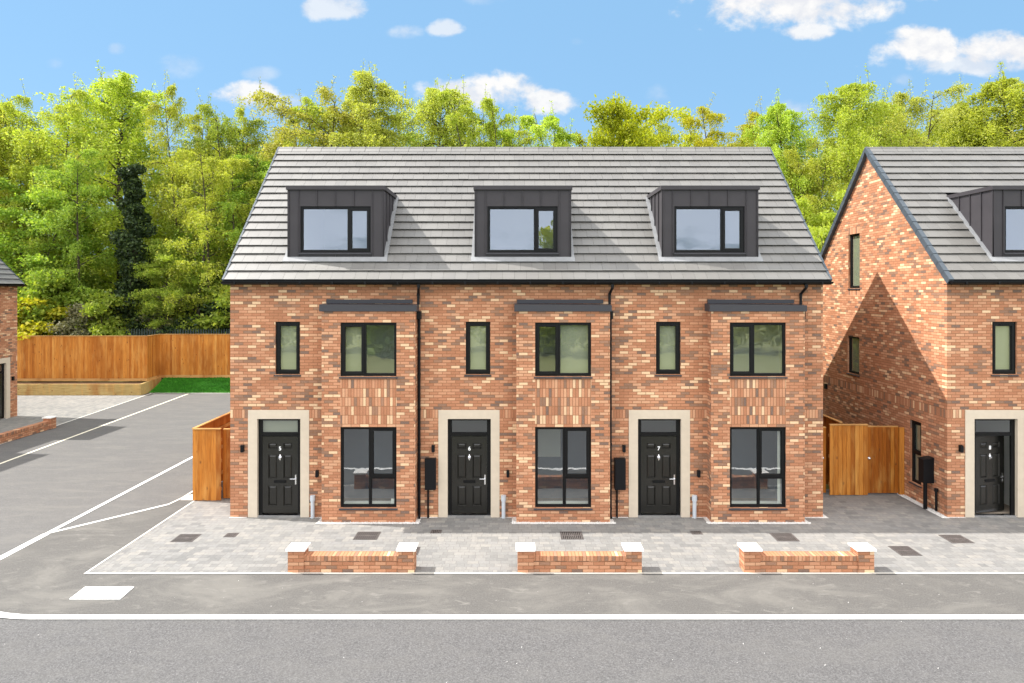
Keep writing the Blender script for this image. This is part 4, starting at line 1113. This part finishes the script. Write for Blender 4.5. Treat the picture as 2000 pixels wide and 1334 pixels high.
W = bpy.data.worlds.new('World'); S.world = W; W.use_nodes = True
class WT(NT):
    def __init__(s): s.t = W.node_tree; s.n = s.t.nodes; s.l = s.t.links
w = WT()
sky = w.node('ShaderNodeTexSky', sky_type='NISHITA', sun_disc=False, sun_elevation=ELEV, sun_rotation=AZ, altitude=50, air_density=1.0, dust_density=.35, ozone_density=1.6)
gen = w.node('ShaderNodeTexCoord').outputs['Generated']
sp = w.node('ShaderNodeSeparateXYZ', ins={0: gen})
x, y, z = sp.outputs
front = w.maprange(y, .05, .12, 0, 1)
ys = w.math('MAXIMUM', y, .05)
u = w.math('DIVIDE', x, ys); v = w.math('DIVIDE', z, ys)
uvv = w.node('ShaderNodeCombineXYZ', ins={0: u, 1: w.math('MULTIPLY', v, 1.35), 2: 0.0}).outputs[0]
n1 = w.noise(uvv, 15, 8, .6, .15)
n2 = w.noise(w.scale(uvv, (1, 1, 1), (.012, -.026, 0)), 15, 8, .6, .15)
nf = w.math('SUBTRACT', n1, .5)
blobs = [ # px0, px1, y0, y1, opacity
 (1300, 1800, -100, 66, 1.0), (1520, 1640, 38, 84, .9), (1690, 1900, 48, 142, 1.0), (1840, 2060, 55, 140, 1.0), (1700, 2050, 100, 150, .75),
 (805, 990, 150, 215, .95), (880, 1060, 138, 222, 1.0), (1000, 1135, 172, 228, .95), (395, 560, 158, 216, .95), (480, 625, 178, 224, .6), (585, 722, -12, 46, .7),
 (750, 832, 46, 78, .55), (830, 912, 38, 76, .65), (305, 395, 98, 158, .32), (470, 550, 128, 160, .35), (208, 248, 82, 108, .3), (80, 128, 108, 138, .25), (190, 260, 140, 175, .3),
 (1500, 1600, 186, 240, .6), (1255, 1310, 165, 210, .25), (1735, 1790, 138, 170, .4), (900, 1000, -14, 14, .3), (905, 945, 245, 285, .7), (500, 560, 195, 245, .5), (1360, 1400, 240, 300, .5), (1110, 1150, 70, 92, .18), (1050, 1120, 235, 275, .45)]
mask = None; hgt = None
for a, b, c, d, op in blobs:
    u0, v0, ru, rv = ((a + b) / 2 - 1000) / 1333, (565 - (c + d) / 2) / 1333, (b - a) / 2 / 1333, (d - c) / 2 / 1333
    du = w.math('MULTIPLY', w.math('SUBTRACT', u, u0), 1 / ru); dv = w.math('MULTIPLY', w.math('SUBTRACT', v, v0), 1 / rv)
    q = w.math('SUBTRACT', 1.0, w.math('ADD', w.math('POWER', w.math('ABSOLUTE', du), 2.0), w.math('POWER', w.math('ABSOLUTE', dv), 2.0)))
    q = w.math('ADD', q, w.math('MULTIPLY', nf, 3.5))
    m = w.math('MULTIPLY', w.maprange(q, -.05, .85 if op > .6 else 1.6, 0, 1, True), op)
    mask = m if mask is None else w.math('MAXIMUM', mask, m)
mask = w.math('MULTIPLY', mask, front)
# broken cloud deck behind and beside camera; overhead part and brightness added as fill
zz = w.math('ADD', w.math('MAXIMUM', z, 0.0), .16)
pv = w.node('ShaderNodeCombineXYZ', ins={0: w.math('DIVIDE', x, zz), 1: w.math('DIVIDE', y, zz), 2: 3.0}).outputs[0]
nb = w.noise(pv, .9, 6, .58)
off = w.math('MAXIMUM', w.maprange(z, .62, .88, 0, .55, True), w.maprange(w.math('ADD', y, w.math('MULTIPLY', z, -.12)), .06, -.22, 0, 1, True))
bm = w.math('MULTIPLY', w.maprange(nb, .30, .50, 0, 1, True), w.math('MULTIPLY', off, .95))
lit = w.maprange(w.math('SUBTRACT', n1, n2), -.06, .10, 0, 1)
ccol = w.mix(lit, tuple(CLOUD * k for k in (.84, .86, .91)), tuple(CLOUD * k for k in (1.0, .995, .99)))
skc = w.node('ShaderNodeHueSaturation', ins={'Color': sky.outputs[0], 'Hue': .5, 'Saturation': SKY_SAT, 'Value': SKY_VAL}).outputs[0]
skc = w.mix(.78, skc, (1.78, 3.36, 5.15))
c = w.mix(mask, skc, ccol)
bl = w.maprange(z, .10, .45, 0, 1, True)
c = w.mix(bm, c, w.mix(bl, tuple(BACKCLOUD * k for k in (.60, .68, .84)), tuple(BACKCLOUD * k for k in (1.0, .962, .915))))
bg = w.n['Background']; w.l.new(c, bg.inputs['Color']); bg.inputs['Strength'].default_value = SKY_S

cd = bpy.data.cameras.new('camera'); co = bpy.data.objects.new('camera', cd); COL.objects.link(co); S.camera = co
cd.sensor_width = 36; cd.lens = 24.0; cd.shift_y = -.051; cd.clip_start = .1; cd.clip_end = 4000
co.location = (0, 0, 5.86); co.rotation_euler = (R(90), 0, 0)
vs = S.view_settings; vs.view_transform = 'Standard'; vs.look = 'None'; vs.gamma = 1; vs.use_curve_mapping = False; vs.exposure = EXPO
S.render.engine = 'CYCLES'
S.cycles.max_bounces = 8; S.cycles.diffuse_bounces = 4; S.cycles.transparent_max_bounces = 12; S.cycles.glossy_bounces = 4; S.cycles.transmission_bounces = 4
S.cycles.use_denoising = True
